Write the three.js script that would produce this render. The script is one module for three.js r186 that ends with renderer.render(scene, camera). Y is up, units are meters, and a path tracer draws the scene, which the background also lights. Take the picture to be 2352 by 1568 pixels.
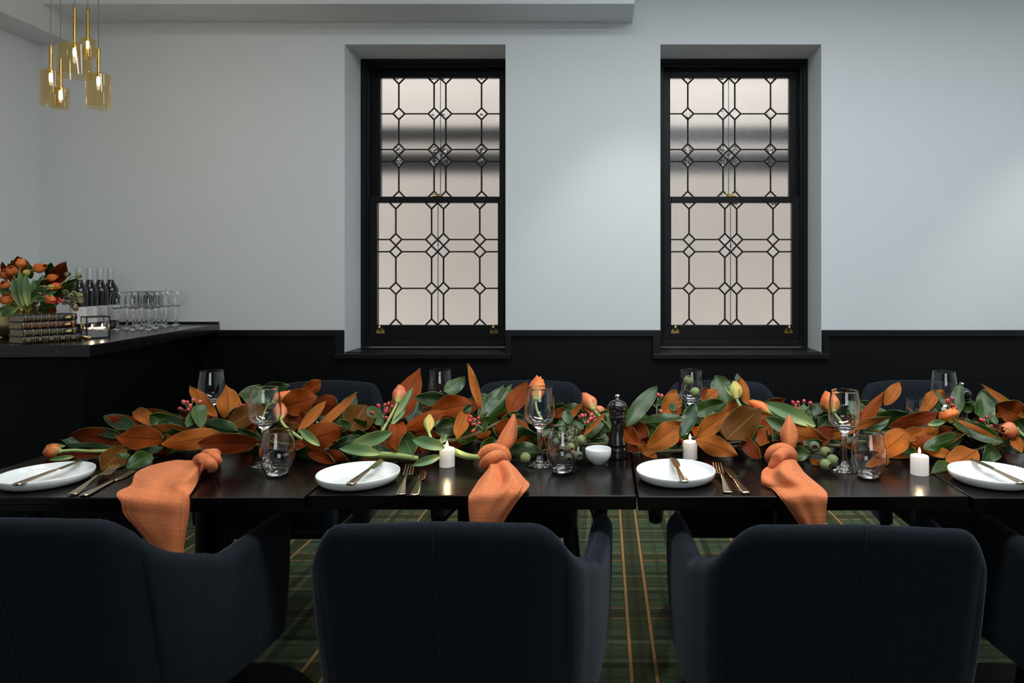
import * as THREE from 'three';
import { RoundedBoxGeometry } from 'three/addons/geometries/RoundedBoxGeometry.js';
import { mergeGeometries, mergeVertices, toCreasedNormals } from 'three/addons/utils/BufferGeometryUtils.js';
import { RectAreaLightUniformsLib } from 'three/addons/lights/RectAreaLightUniformsLib.js';
RectAreaLightUniformsLib.init();

// ---------- camera: level, lens shifted (principal point at pixel CX, CY of the 2352 x 1568 frame) ----------
const F = 1580, CX = 1386, CY = 642, EYE = 1.23, TOP = 0.75;
const scene = new THREE.Scene();
const camera = new THREE.PerspectiveCamera(2 * Math.atan(784 / F) * 180 / Math.PI, 2352 / 1568, 0.05, 60);
camera.position.set(0, EYE, 0);
camera.lookAt(0, EYE, -1);
camera.setViewOffset(2352, 1568, 1176 - CX, 784 - CY, 2352, 1568);
camera.updateProjectionMatrix();

// ---------- sky, lights, exposure ----------
scene.background = new THREE.Color(1, 1, 1).setRGB(0.96, 0.97, 1.0);
scene.backgroundIntensity = 2.05;
const EXPOSURE = 1.2;
const L = {
  panels: [ // x, y, z, width, depth, radiance
    [0.7, 3.0, -2.4, 2.0, 0.5, 3.9], [2.8, 3.0, -2.2, 1.2, 0.5, 4.1], [-1.75, 3.0, -2.3, 1.2, 0.5, 0.3], [0.6, 3.0, -1.05, 2.4, 0.45, 12.2],
  ],
  downs: [ // x, z, candela, half-angle
    [0.16, -3.27, 3.2, 35], [2.62, -3.24, 3.6, 35],
  ],
  table: [[-0.62, -1.2, 3.5, 24], [0.62, -1.2, 3.5, 24], [1.7, -1.2, 3.5, 24]],
  rear: [0.3, 1.9, 1.9, 1.5, 1.3], // tall window behind the camera: x, y, width, height, radiance
  panelColor: [0.92, 0.97, 1.0], downColor: [1.0, 0.96, 0.9],
  pendant: 0.045, candle: 0.014,
};
const renderer = new THREE.WebGLRenderer({ antialias: true });
renderer.toneMapping = THREE.LinearToneMapping;
renderer.toneMappingExposure = EXPOSURE;
renderer.shadowMap.enabled = true;
renderer.shadowMap.type = THREE.PCFSoftShadowMap;

// ---------- helpers ----------
let seed = 20240611;
const rnd = (a = 0, b = 1) => { seed = (seed * 1664525 + 1013904223) >>> 0; return a + (b - a) * (seed / 4294967296); };
const V = (x, y, z) => new THREE.Vector3(x, y, z);
const P = (px, py, d) => V((px - CX) * d / F, EYE - (py - CY) * d / F, -d);              // a measured point at its distance
const onTable = (px, py, h = 0) => P(px, py, F * (EYE - TOP - h) / (py - CY));             // a measured point h above the table top
const used = {};
function numbered(n) { const k = used[n] = (used[n] ?? -1) + 1; return k ? `${n}_${String(k).padStart(3, '0')}` : n; }
function sh(m) { m.castShadow = true; m.receiveShadow = true; return m; }
function mesh(name, geo, mat, parent) {
  const m = sh(new THREE.Mesh(geo, mat));
  m.name = parent ? name : numbered(name);
  (parent ?? scene).add(m);
  return m;
}
function tag(o, label, category, group) { o.userData.label = label; o.userData.category = category; if (group) o.userData.group = group; return o; }
function thing(name, label, category, pos = V(0, 0, 0), turn = 0, group) {
  const g = new THREE.Group(); g.name = numbered(name); scene.add(g);
  g.position.copy(pos); g.rotation.y = turn;
  return tag(g, label, category, group);
}
function struct(name, geo, mat) { const m = sh(new THREE.Mesh(geo, mat)); m.name = name; m.userData.kind = 'structure'; scene.add(m); return m; }
function copyOf(root, pos, turn, label) {
  const c = root.clone(); c.name = numbered(root.name.replace(/_\d+$/, '')); c.position.copy(pos); c.rotation.y = turn;
  c.userData = { ...root.userData, label }; scene.add(c); return c;
}
const box = (w, h, d, x = 0, y = 0, z = 0) => new THREE.BoxGeometry(w, h, d).translate(x, y, z);
const rbox = (w, h, d, x = 0, y = 0, z = 0, r = 0.004, s = 2) => new RoundedBoxGeometry(w, h, d, s, r).translate(x, y, z);
const span = (x0, x1, y0, y1, z0, z1, r = 0.003) => rbox(x1 - x0, y1 - y0, Math.abs(z1 - z0), (x0 + x1) / 2, (y0 + y1) / 2, (z0 + z1) / 2, Math.min(r, (x1 - x0) / 2.1, (y1 - y0) / 2.1, Math.abs(z1 - z0) / 2.1));
const merge = (list) => mergeGeometries(list.map((g) => g.index ? g : g), false);
function mergeAny(list) { return mergeGeometries(list.map((g) => { const c = g.index ? g.toNonIndexed() : g; for (const k of Object.keys(c.attributes)) if (!['position', 'normal', 'uv'].includes(k)) c.deleteAttribute(k); return c; }), false); }
const lathe = (pts, seg = 40) => new THREE.LatheGeometry(pts.map(([r, y]) => new THREE.Vector2(Math.max(r, 1e-5), y)), seg);
function gridGeo(rows, uvf) { // rows x cols of Vector3 -> indexed surface
  const R = rows.length, C = rows[0].length, pos = [], uv = [], idx = [];
  rows.forEach((row, i) => row.forEach((p, j) => { pos.push(p.x, p.y, p.z); const t = uvf ? uvf(i, j) : [j / (C - 1), i / (R - 1)]; uv.push(t[0], t[1]); }));
  for (let i = 0; i < R - 1; i++) for (let j = 0; j < C - 1; j++) { const a = i * C + j, b = a + 1, c = a + C, d = c + 1; idx.push(a, b, d, a, d, c); }
  const g = new THREE.BufferGeometry();
  g.setAttribute('position', new THREE.Float32BufferAttribute(pos, 3)); g.setAttribute('uv', new THREE.Float32BufferAttribute(uv, 2)); g.setIndex(idx);
  g.computeVertexNormals(); return g;
}
// tube along points with its own radius at each; flat squashes it along the given axis
function taper(points, radii, n = 16, m = 8, closedEnds = true) {
  const curve = new THREE.CatmullRomCurve3(points), fr = curve.computeFrenetFrames(n, false), rows = [];
  const rad = (t) => { const f = t * (radii.length - 1), i = Math.min(Math.floor(f), radii.length - 2); return radii[i] + (radii[i + 1] - radii[i]) * (f - i); };
  for (let i = 0; i <= n; i++) {
    const p = curve.getPoint(i / n), r = rad(i / n), row = [];
    for (let j = 0; j <= m; j++) { const a = j / m * Math.PI * 2; row.push(p.clone().addScaledVector(fr.normals[i], Math.cos(a) * r).addScaledVector(fr.binormals[i], Math.sin(a) * r)); }
    rows.push(row);
  }
  if (closedEnds) { rows.unshift(rows[0].map(() => points[0].clone())); rows.push(rows[0].map(() => points[points.length - 1].clone())); }
  const len = curve.getLength();
  const g = gridGeo(rows, (i, j) => [j / m * 0.03, i / n * len]);
  return g;
}
// body lofted along +x: sections [x, half width (z), half thickness (y), y offset, z offset]
function loft(sections, m = 12, pow = 2.6) {
  const rows = sections.map(([x, w, h, y = 0, z = 0]) => {
    const row = [];
    for (let j = 0; j <= m; j++) { const a = j / m * Math.PI * 2, c = Math.cos(a), s = Math.sin(a); row.push(V(x, y + Math.sign(s) * Math.abs(s) ** (2 / pow) * h, z + Math.sign(c) * Math.abs(c) ** (2 / pow) * w)); }
    return row;
  });
  const first = sections[0], last = sections[sections.length - 1];
  rows.unshift(rows[0].map(() => V(first[0], first[3] ?? 0, first[4] ?? 0))); rows.push(rows[0].map(() => V(last[0], last[3] ?? 0, last[4] ?? 0)));
  return gridGeo(rows.map((r) => r.slice().reverse()));
}
// cloth: a smooth surface through rows of control points, given thickness
function cloth(ctrl, nu, nv, thick, wave) {
  const cols = ctrl[0].length;
  const along = []; for (let j = 0; j < cols; j++) along.push(new THREE.CatmullRomCurve3(ctrl.map((r) => r[j]), false, 'centripetal'));
  const rows = [];
  for (let i = 0; i <= nv; i++) {
    const c = new THREE.CatmullRomCurve3(along.map((k) => k.getPoint(i / nv)), false, 'centripetal'), row = [];
    for (let j = 0; j <= nu; j++) row.push(c.getPoint(j / nu));
    rows.push(row);
  }
  return thicken(rows, thick, wave);
}
function thicken(rows, thick, wave) {
  const base = gridGeo(rows), nrm = base.attributes.normal, R = rows.length, C = rows[0].length;
  const front = [], back = [];
  for (let i = 0; i < R; i++) { const a = [], b = []; for (let j = 0; j < C; j++) {
    const n = V(nrm.getX(i * C + j), nrm.getY(i * C + j), nrm.getZ(i * C + j)), w = wave ? wave(j / (C - 1), i / (R - 1)) : 0;
    a.push(rows[i][j].clone().addScaledVector(n, w + thick / 2)); b.push(rows[i][j].clone().addScaledVector(n, w - thick / 2));
  } front.push(a); back.push(b); }
  const W = rows[0][0].distanceTo(rows[0][C - 1]), midr = rows[R >> 1], Wm = Math.max(W, midr[0].distanceTo(midr[C - 1])), H = rows[0][C >> 1].distanceTo(rows[R - 1][C >> 1]);
  const uvf = (i, j) => [j / (C - 1) * Wm, i / (R - 1) * H];
  const edge = [[], []];
  for (let j = 0; j < C; j++) { edge[0].push(front[0][j]); edge[1].push(back[0][j]); }
  for (let i = 1; i < R; i++) { edge[0].push(front[i][C - 1]); edge[1].push(back[i][C - 1]); }
  for (let j = C - 2; j >= 0; j--) { edge[0].push(front[R - 1][j]); edge[1].push(back[R - 1][j]); }
  for (let i = R - 2; i >= 0; i--) { edge[0].push(front[i][0]); edge[1].push(back[i][0]); }
  const f = gridGeo(front, uvf), b = gridGeo(back.map((r) => r.slice().reverse()), (i, j) => uvf(i, C - 1 - j)), e = gridGeo(edge, (i, j) => [j * 0.002, i * 0.002]);
  return merge([f, b, e]);
}
function local(geo, o) { o.updateMatrixWorld(true); return geo.applyMatrix4(o.matrixWorld.clone().invert()); }
const q01 = (x, a, b) => { const t = Math.min(1, Math.max(0, (x - a) / (b - a))); return t * t * (3 - 2 * t); };

// ---------- textures ----------
function vnoise(w, h, cell, s0) { // tileable value noise in 0..1
  const gx = Math.max(1, Math.round(w / cell)), gy = Math.max(1, Math.round(h / cell)); let s = s0; const r = () => { s = (s * 1664525 + 1013904223) >>> 0; return s / 4294967296; };
  const g = Float32Array.from({ length: gx * gy }, r), out = new Float32Array(w * h);
  for (let y = 0; y < h; y++) for (let x = 0; x < w; x++) {
    const fx = x / w * gx, fy = y / h * gy, ix = Math.floor(fx), iy = Math.floor(fy); let tx = fx - ix, ty = fy - iy; tx = tx * tx * (3 - 2 * tx); ty = ty * ty * (3 - 2 * ty);
    const at = (i, j) => g[(j % gy) * gx + (i % gx)];
    out[y * w + x] = (at(ix, iy) * (1 - tx) + at(ix + 1, iy) * tx) * (1 - ty) + (at(ix, iy + 1) * (1 - tx) + at(ix + 1, iy + 1) * tx) * ty;
  }
  return out;
}
function tex(w, h, f, srgb, rx = 1, ry = 1) {
  const d = new Uint8Array(w * h * 4);
  for (let y = 0; y < h; y++) for (let x = 0; x < w; x++) { const c = f(x, y), k = (y * w + x) * 4; d[k] = c[0]; d[k + 1] = c[1]; d[k + 2] = c[2]; d[k + 3] = 255; }
  const t = new THREE.DataTexture(d, w, h, THREE.RGBAFormat);
  t.wrapS = t.wrapT = THREE.RepeatWrapping; t.magFilter = THREE.LinearFilter; t.minFilter = THREE.LinearMipmapLinearFilter; t.generateMipmaps = true; t.repeat.set(rx, ry);
  if (srgb) t.colorSpace = THREE.SRGBColorSpace; t.needsUpdate = true; return t;
}
function weave(w, sx, sy, lo, hi, cols, s0, rep) { // heathered plain weave: long thin threads both ways
  const a = vnoise(w, w, 1, s0), n1 = (() => { const v = new Float32Array(w * w), p = vnoise(w, w, 2, s0 + 5); for (let y = 0; y < w; y++) for (let x = 0; x < w; x++) v[y * w + x] = p[(Math.floor(y / sy) * 7 % w) * w + x]; return v; })();
  const warp = vnoise(w, w, 3, s0 + 9), slubx = new Float32Array(w), sluby = new Float32Array(w); let s = s0; const r = () => { s = (s * 1664525 + 1013904223) >>> 0; return s / 4294967296; };
  for (let i = 0; i < w; i++) { slubx[i] = r(); sluby[i] = r(); }
  const val = (x, y) => { const over = ((Math.floor(x / 2) + Math.floor(y / 2)) & 1), t = over ? slubx[Math.floor(x / 2) * 2] * 0.6 + warp[((y >> 2) * 5 % w) * w + x] * 0.4 : sluby[Math.floor(y / 2) * 2] * 0.6 + warp[y * w + ((x >> 2) * 5 % w)] * 0.4; return t * 0.75 + a[y * w + x] * 0.25; };
  const color = tex(w, w, (x, y) => { const t = lo + (hi - lo) * val(x, y); return cols.map((c) => Math.min(255, c * t)); }, true, rep, rep);
  const bump = tex(w, w, (x, y) => { const fx = Math.abs(Math.sin((x + 0.5) / 2 * Math.PI)), t = 90 + 80 * val(x, y) + 60 * (((x >> 1) + (y >> 1)) & 1); return [t, t, t]; }, false, rep, rep);
  return { color, bump };
}
const wallN = vnoise(512, 512, 4, 11), wallM = vnoise(512, 512, 90, 12);
const wallBump = tex(512, 512, (x, y) => { const t = 100 + 60 * wallN[y * 512 + x] + 40 * wallM[y * 512 + x]; return [t, t, t]; }, false, 2, 2);
const linen = weave(512, 2, 2, 0.7, 1.14, [228, 130, 78], 31, 5);
const cloth_ = weave(512, 2, 2, 0.65, 1.35, [40, 43, 47], 77, 4.3);
const grainA = vnoise(512, 512, 3, 41), grainB = vnoise(512, 512, 40, 42);
const grainAt = (x, y) => { const yy = (y * 1) % 512, xs = Math.floor(x / 14) % 512; return 0.6 * grainA[yy * 512 + xs] + 0.4 * grainB[yy * 512 + (x % 512)]; };
const woodBump = tex(512, 512, (x, y) => { const t = 255 * grainAt(x, y); return [t, t, t]; }, false, 1.5, 1.5);
const woodMap = tex(512, 512, (x, y) => { const t = 0.7 + 0.6 * grainAt(x, y); return [34 * t, 29 * t, 29 * t]; }, true, 1.5, 1.5);
const obscureN = vnoise(512, 512, 3, 51), obscureL = vnoise(512, 512, 7, 52);
const obscureBump = tex(512, 512, (x, y) => { const t = 255 * (0.55 * obscureN[y * 512 + x] + 0.45 * obscureL[(y * 2 % 512) * 512 + x]); return [t, t, t]; }, false, 5, 5);
const rippleBump = tex(256, 256, (() => { const a = vnoise(256, 256, 22, 61), b = vnoise(256, 256, 9, 62); return (x, y) => { const t = 255 * (0.75 * a[y * 256 + x] + 0.25 * b[y * 256 + x]); return [t, t, t]; }; })(), false, 4.2, 4.2);
const stoneN = vnoise(512, 512, 5, 71), stoneM = vnoise(512, 512, 30, 72);
const stoneMap = tex(512, 512, (x, y) => { const n = stoneN[y * 512 + x], m = stoneM[y * 512 + x], vein = Math.abs(m - 0.5) < 0.03 && n > 0.6 ? 24 : 0, t = 12 + 14 * n * m + vein; return [t, t, t * 1.02]; }, true, 1.3, 1.3);

// leaf faces: u across 0..1, v along 0..1; midrib and side veins are the leaf's own marks
function leafTex(base, vein, rimc, spread, s0, contrast) {
  const w = 256, h = 256, a = vnoise(w, h, 6, s0), b = vnoise(w, h, 50, s0 + 1);
  return tex(w, h, (x, y) => {
    const u = Math.abs(x / (w - 1) - 0.5) * 2, v = y / (h - 1);
    let k = 0.84 + spread * (0.5 * a[y * w + x] + 0.5 * b[y * w + x]);
    const rib = u < 0.03 ? 1 : u < 0.05 ? 0.4 : 0, ph = ((((v - u * 0.2 - 0.05 * u * u + 0.012 * b[y * w + x]) * 12) % 1) + 1) % 1, sv = u > 0.03 && u < 0.86 ? contrast * Math.max(0, 1 - Math.abs(ph - 0.5) / 0.1) * (0.5 + a[y * w + x]) : 0, e = u > 0.955 ? 0.8 : 0;
    const m = Math.max(rib, sv);
    return [0, 1, 2].map((i) => Math.min(255, (base[i] * k * (1 - m) + vein[i] * m) * (1 - e) + rimc[i] * e));
  }, true);
}
const brownTex = [leafTex([146, 64, 8], [92, 38, 6], [160, 104, 38], 0.34, 81, 0.2), leafTex([184, 102, 30], [132, 68, 20], [186, 128, 58], 0.3, 84, 0.18), leafTex([116, 44, 4], [70, 26, 3], [146, 90, 32], 0.36, 87, 0.2), leafTex([104, 62, 10], [142, 104, 36], [136, 104, 40], 0.3, 90, 0.2)];
const greenTex = [leafTex([34, 58, 14], [82, 100, 36], [122, 126, 52], 0.5, 93, 0.14), leafTex([24, 48, 18], [66, 88, 38], [106, 114, 50], 0.5, 96, 0.12), leafTex([58, 82, 42], [96, 114, 62], [112, 124, 66], 0.4, 99, 0.12)];
const veinBump = tex(256, 256, (() => { const a = vnoise(256, 256, 8, 101); return (x, y) => { const u = Math.abs(x / 255 - 0.5) * 2, v = y / 255, ph = ((((v - u * 0.2 - 0.05 * u * u) * 12) % 1) + 1) % 1, t = 120 + 60 * a[y * 256 + x] - 34 * Math.max(0, 1 - Math.abs(ph - 0.5) / 0.2) * (u < 0.88 ? 1 : 0) - (u < 0.03 ? 60 : 0); return [t, t, t]; }; })(), false);

// ---------- materials ----------
const M = {};
const std = (o) => new THREE.MeshStandardMaterial(o), phy = (o) => new THREE.MeshPhysicalMaterial(o);
const lin = (r, g, b) => new THREE.Color().setRGB(r, g, b);
M.darkPaint = std({ color: lin(0.1, 0.1, 0.105), roughness: 0.8, bumpMap: wallBump, bumpScale: 0.001 });
M.paint = std({ color: lin(0.675, 0.71, 0.735), roughness: 0.82, bumpMap: wallBump, bumpScale: 0.0003 });
M.ceil = std({ color: lin(0.7, 0.72, 0.73), roughness: 0.9 });
M.black = phy({ specularIntensity: 0.35, color: lin(0.0028, 0.0033, 0.0042), roughness: 0.5, bumpMap: wallBump, bumpScale: 0.0006 });
M.trim = phy({ specularIntensity: 0.6, color: lin(0.006, 0.0065, 0.0075), roughness: 0.36 });
M.frame = phy({ specularIntensity: 0.35, color: lin(0.0075, 0.008, 0.009), roughness: 0.4 });
M.lead = phy({ specularIntensity: 0.5, color: lin(0.014, 0.014, 0.014), roughness: 0.5 });
M.obscure = phy({ color: lin(0.97, 0.96, 0.95), roughness: 0.2, transmission: 1, thickness: 0.003, ior: 1.45, bumpMap: obscureBump, bumpScale: 0.00025 });
M.clear = phy({ color: lin(0.97, 0.97, 0.97), roughness: 0.02, transmission: 1, thickness: 0.003, ior: 1.5, bumpMap: rippleBump, bumpScale: 0.006 });
M.glass = phy({ color: lin(0.985, 0.99, 0.99), roughness: 0.0, transmission: 1, thickness: 0.0015, ior: 1.5 });
M.sheetGlass = phy({ color: lin(0.93, 0.95, 0.95), roughness: 0.01, transmission: 1, thickness: 0, ior: 1.5 });
M.amber = phy({ color: lin(0.97, 0.84, 0.55), roughness: 0.02, transmission: 1, thickness: 0, ior: 1.5 });
M.brass = std({ color: lin(0.72, 0.52, 0.2), roughness: 0.22, metalness: 1 });
M.brassDull = std({ color: lin(0.5, 0.37, 0.17), roughness: 0.34, metalness: 1 });
M.cutlery = std({ color: lin(0.62, 0.53, 0.38), roughness: 0.2, metalness: 1 });
M.chrome = std({ color: lin(0.75, 0.72, 0.68), roughness: 0.15, metalness: 1 });
M.china = phy({ color: lin(0.82, 0.84, 0.83), roughness: 0.22, clearcoat: 0.4, clearcoatRoughness: 0.1 });
M.wax = phy({ color: lin(0.97, 0.97, 0.99), roughness: 0.9, transmission: 0.4, thickness: 0 });
M.flame = std({ color: lin(0, 0, 0), emissive: lin(1, 0.8, 0.5), emissiveIntensity: 5.5 });
M.bulb = std({ color: lin(0, 0, 0), emissive: lin(1, 0.85, 0.6), emissiveIntensity: 11 });
M.wick = std({ color: lin(0.01, 0.01, 0.01), roughness: 0.9 });
M.wood = phy({ map: woodMap, specularIntensity: 0.5, color: lin(0.22, 0.19, 0.21), roughness: 0.2, bumpMap: woodBump, bumpScale: 0.00035 });
M.ebony = phy({ color: lin(0.006, 0.006, 0.006), roughness: 0.24, clearcoat: 0.3, clearcoatRoughness: 0.2 });
M.iron = phy({ specularIntensity: 0.4, color: lin(0.004, 0.004, 0.0045), roughness: 0.5 });
M.fabric = phy({ map: cloth_.color, specularIntensity: 0.15, color: lin(0.52, 0.58, 0.66), roughness: 0.95, bumpMap: cloth_.bump, bumpScale: 0.0012, sheen: 1, sheenRoughness: 0.5, sheenColor: lin(0.22, 0.25, 0.29) });
M.napkin = phy({ map: linen.color, color: lin(1, 1, 1), roughness: 0.9, bumpMap: linen.bump, bumpScale: 0.0007, sheen: 0.2, sheenRoughness: 0.6, sheenColor: lin(0.9, 0.5, 0.3) });
M.brown = brownTex.map((t) => phy({ map: t, color: lin(0.62, 0.64, 0.9), specularIntensity: 0.22, roughness: 0.62, bumpMap: veinBump, bumpScale: 0.0008 }));
M.green = greenTex.map((t) => phy({ map: t, roughness: 0.34, specularIntensity: 0.8, bumpMap: veinBump, bumpScale: 0.001 }));
M.rim = std({ color: lin(0.2, 0.2, 0.07), roughness: 0.6 });
M.tulipLeaf = std({ vertexColors: true, color: lin(1, 1, 1), roughness: 0.5 });
M.petal = std({ vertexColors: true, color: lin(1, 1, 1), roughness: 0.5, side: THREE.DoubleSide });
M.stem = std({ color: lin(0.32, 0.4, 0.13), roughness: 0.5 });
M.twig = std({ color: lin(0.09, 0.085, 0.03), roughness: 0.7 });
M.redTwig = std({ color: lin(0.16, 0.05, 0.03), roughness: 0.7 });
M.berry = phy({ color: lin(0.42, 0.012, 0.03), roughness: 0.18, clearcoat: 0.5, clearcoatRoughness: 0.1 });
M.berryPale = phy({ color: lin(0.56, 0.09, 0.09), roughness: 0.2, clearcoat: 0.4 });
M.sepal = std({ color: lin(0.12, 0.2, 0.05), roughness: 0.6 });
M.nut = std({ color: lin(0.21, 0.27, 0.1), roughness: 0.55, bumpMap: wallBump, bumpScale: 0.0008 });
M.nutDull = std({ color: lin(0.14, 0.15, 0.085), roughness: 0.6, bumpMap: wallBump, bumpScale: 0.0008 });
M.nutCup = std({ color: lin(0.09, 0.05, 0.04), roughness: 0.8 });
M.stone = std({ map: stoneMap, roughness: 0.16 });
M.cabinet = phy({ specularIntensity: 0.2, color: lin(0.002, 0.0022, 0.0026), roughness: 0.5 });
M.salt = std({ color: lin(0.8, 0.8, 0.79), roughness: 0.9, bumpMap: wallBump, bumpScale: 0.004 });
M.bottle = phy({ color: lin(0.006, 0.006, 0.008), roughness: 0.08, clearcoat: 0.5 });
M.cap = std({ color: lin(0.5, 0.52, 0.54), roughness: 0.35, metalness: 0.3 });
M.page = std({ color: lin(0.4, 0.31, 0.2), roughness: 0.9 });
M.cord = std({ color: lin(0.12, 0.11, 0.1), roughness: 0.5 });

// ================= the setting =================
const WZ = -3.9, XL = -3.2, XR = 3.7, ZB = 2.7, CEIL = 3.05;
{ // tartan carpet: 0.517 m repeat, the stripes run along and across the room
  const S = 1024, PER = 0.517, cv = document.createElement('canvas'); cv.width = cv.height = S;
  const c = cv.getContext('2d');
  c.fillStyle = 'rgb(66,82,62)'; c.fillRect(0, 0, S, S);
  const k = S / PER;
  const band = (along, pos, w, col) => { c.fillStyle = col; for (const o of [-PER, 0, PER]) { const a = (pos + o - w / 2) * k; along ? c.fillRect(0, a, S, w * k) : c.fillRect(a, 0, w * k, S); } };
  const bands = (along) => {
    band(along, 0, 0.066, 'rgba(52,50,26,0.6)'); band(along, 0, 0.02, 'rgba(40,38,22,0.45)');
    for (const s of [-1, 1]) {
      band(along, PER / 2 + s * 0.0, 0.034, 'rgba(40,36,22,0.2)');
      band(along, PER / 2 + s * 0.085, 0.028, 'rgba(36,34,20,0.6)'); band(along, PER / 2 + s * 0.034, 0.022, 'rgba(40,36,20,0.4)');
      band(along, s * 0.105, 0.02, 'rgba(52,56,34,0.5)');
      band(along, s * 0.046, 0.006, 'rgba(98,44,26,0.75)'); band(along, s * 0.034, 0.005, 'rgba(98,44,26,0.4)');
      band(along, s * 0.0395, along ? 0.0058 : 0.0105, along ? 'rgb(150,122,78)' : 'rgb(158,122,80)');
    }
  };
  bands(true); bands(false);
  for (const along of [true, false]) for (const s of [-1, 1]) { // paired rows of woven dashes
    for (const o of [-0.0045, 0.0045]) {
      c.fillStyle = 'rgb(138,136,112)';
      for (let i = 0; i < 78; i++) { const a = i / 78 * S, b = (PER / 2 + s * 0.057 + o) * k; along ? c.fillRect(a, b - 2.4, 8, 4.8) : c.fillRect(b - 2.4, a, 4.8, 8); }
    }
  }
  const im = c.getImageData(0, 0, S, S); let s = 7;
  for (let i = 0; i < S * S; i++) { s = (s * 1664525 + 1013904223) >>> 0; const t = 0.8 + 0.4 * s / 4294967296; for (let j = 0; j < 3; j++) im.data[i * 4 + j] *= t; }
  c.putImageData(im, 0, 0);
  const t = new THREE.CanvasTexture(cv); t.colorSpace = THREE.SRGBColorSpace; t.wrapS = t.wrapT = THREE.RepeatWrapping; t.magFilter = THREE.LinearFilter;
  const pile = tex(256, 256, (() => { const a = vnoise(256, 256, 2, 131); return (x, y) => { const v = 255 * a[y * 256 + x]; return [v, v, v]; }; })(), false, 4, 4);
  const g = box(XR - XL + 0.3, 0.1, ZB + 4.32, (XL + XR) / 2, -0.05, (ZB - 4.32) / 2), p = g.attributes.position, uv = g.attributes.uv;
  for (let i = 0; i < p.count; i++) uv.setXY(i, (p.getX(i) - 0.127) / PER, (-p.getZ(i) - 3.055) / PER);
  struct('floor', g, std({ map: t, color: lin(1.5, 1.6, 1.35), roughness: 0.95, bumpMap: pile, bumpScale: 0.003 }));
}
const WIN = [{ x: -1.011 }, { x: 0.779 }], WW = 0.456, WY0 = 0.823, WY1 = 2.563;
{
  const s = new THREE.Shape([new THREE.Vector2(XL - 0.15, -0.02), new THREE.Vector2(XR + 0.15, -0.02), new THREE.Vector2(XR + 0.15, CEIL + 0.1), new THREE.Vector2(XL - 0.15, CEIL + 0.1)]);
  for (const w of WIN) s.holes.push(new THREE.Path([new THREE.Vector2(w.x - WW, WY0 - 0.03), new THREE.Vector2(w.x - WW, WY1), new THREE.Vector2(w.x + WW, WY1), new THREE.Vector2(w.x + WW, WY0 - 0.03)]));
  struct('wall_back', new THREE.ExtrudeGeometry(s, { depth: 0.42, bevelEnabled: false }).translate(0, 0, WZ - 0.42), M.paint);
  struct('wall_left', box(0.15, CEIL + 0.1, ZB - WZ, XL - 0.075, CEIL / 2, (ZB + WZ) / 2), M.paint);
  struct('wall_right', box(0.15, CEIL + 0.1, ZB - WZ, XR + 0.075, CEIL / 2, (ZB + WZ) / 2), M.paint);
  { // the wall behind the camera, with the tall frosted window that the glasses mirror
    const [rx, ry, rw, rh, rk] = L.rear, o = new THREE.Shape([[XL - 0.15, -0.02], [XR + 0.15, -0.02], [XR + 0.15, CEIL + 0.1], [XL - 0.15, CEIL + 0.1]].map((p) => new THREE.Vector2(...p)));
    o.holes.push(new THREE.Path([[rx - rw / 2, ry - rh / 2], [rx - rw / 2, ry + rh / 2], [rx + rw / 2, ry + rh / 2], [rx + rw / 2, ry - rh / 2]].map((p) => new THREE.Vector2(...p))));
    struct('wall_front', new THREE.ExtrudeGeometry(o, { depth: 0.15, bevelEnabled: false }).translate(0, 0, ZB), M.darkPaint);
    const g = new THREE.Group(); g.name = 'window_3'; g.userData.kind = 'structure'; g.position.set(rx, ry, ZB); scene.add(g);
    const bars = []; for (const s of [-1, 1]) bars.push(box(0.05, rh, 0.06, s * (rw / 2 - 0.025), 0, 0.05), box(rw, 0.05, 0.06, 0, s * (rh / 2 - 0.025), 0.05)); bars.push(box(rw, 0.04, 0.05, 0, 0, 0.05));
    mesh('window_frame', merge(bars), M.trim, g);
    for (const k of [-1, 1]) mesh('pane', box(rw - 0.1, rh / 2 - 0.07, 0.01, 0, k * (rh / 4 - 0.015), 0.06), std({ color: lin(0.7, 0.7, 0.7), emissive: lin(...L.panelColor), emissiveIntensity: 2 }), g);
    const a = new THREE.RectAreaLight(lin(...L.panelColor), rk, rw - 0.1, rh - 0.1); a.position.set(rx, ry, ZB + 0.015); a.lookAt(rx, ry, 0); scene.add(a);
  }
  struct('ceiling', box(XR - XL + 0.3, 0.12, ZB - WZ + 0.57, (XL + XR) / 2, CEIL + 0.06, (ZB + WZ - 0.42) / 2), M.ceil);
  // bulkhead along the back wall and the beam along the left wall
  struct('trim_1', span(-2.99, 0.165, 2.684, CEIL, WZ, -3.63, 0.004), M.paint);
  const b = new THREE.Shape([new THREE.Vector2(XL, 2.56), new THREE.Vector2(-3.016, 2.573), new THREE.Vector2(-2.955, 2.7), new THREE.Vector2(-2.955, CEIL), new THREE.Vector2(XL, CEIL)]);
  struct('trim_2', new THREE.ExtrudeGeometry(b, { depth: ZB - WZ, bevelEnabled: false }).translate(0, 0, WZ), M.paint);
  // black wainscot with notches for the windows
  const RAIL = 0.946, wz = WZ + 0.012, ol = WW + 0.046, or_ = WW + 0.036, low = 0.784;
  const pts = [[XL, 0], [XR, 0], [XR, RAIL - 0.02]];
  for (const w of [WIN[1], WIN[0]]) pts.push([w.x + or_ - 0.01, RAIL - 0.02], [w.x + or_ - 0.01, low + 0.01], [w.x - ol + 0.01, low + 0.01], [w.x - ol + 0.01, RAIL - 0.02]);
  pts.push([XL, RAIL - 0.02]);
  struct('trim_3', new THREE.ExtrudeGeometry(new THREE.Shape(pts.map((p) => new THREE.Vector2(...p))), { depth: 0.012, bevelEnabled: false }).translate(0, 0, WZ), M.black);
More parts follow.
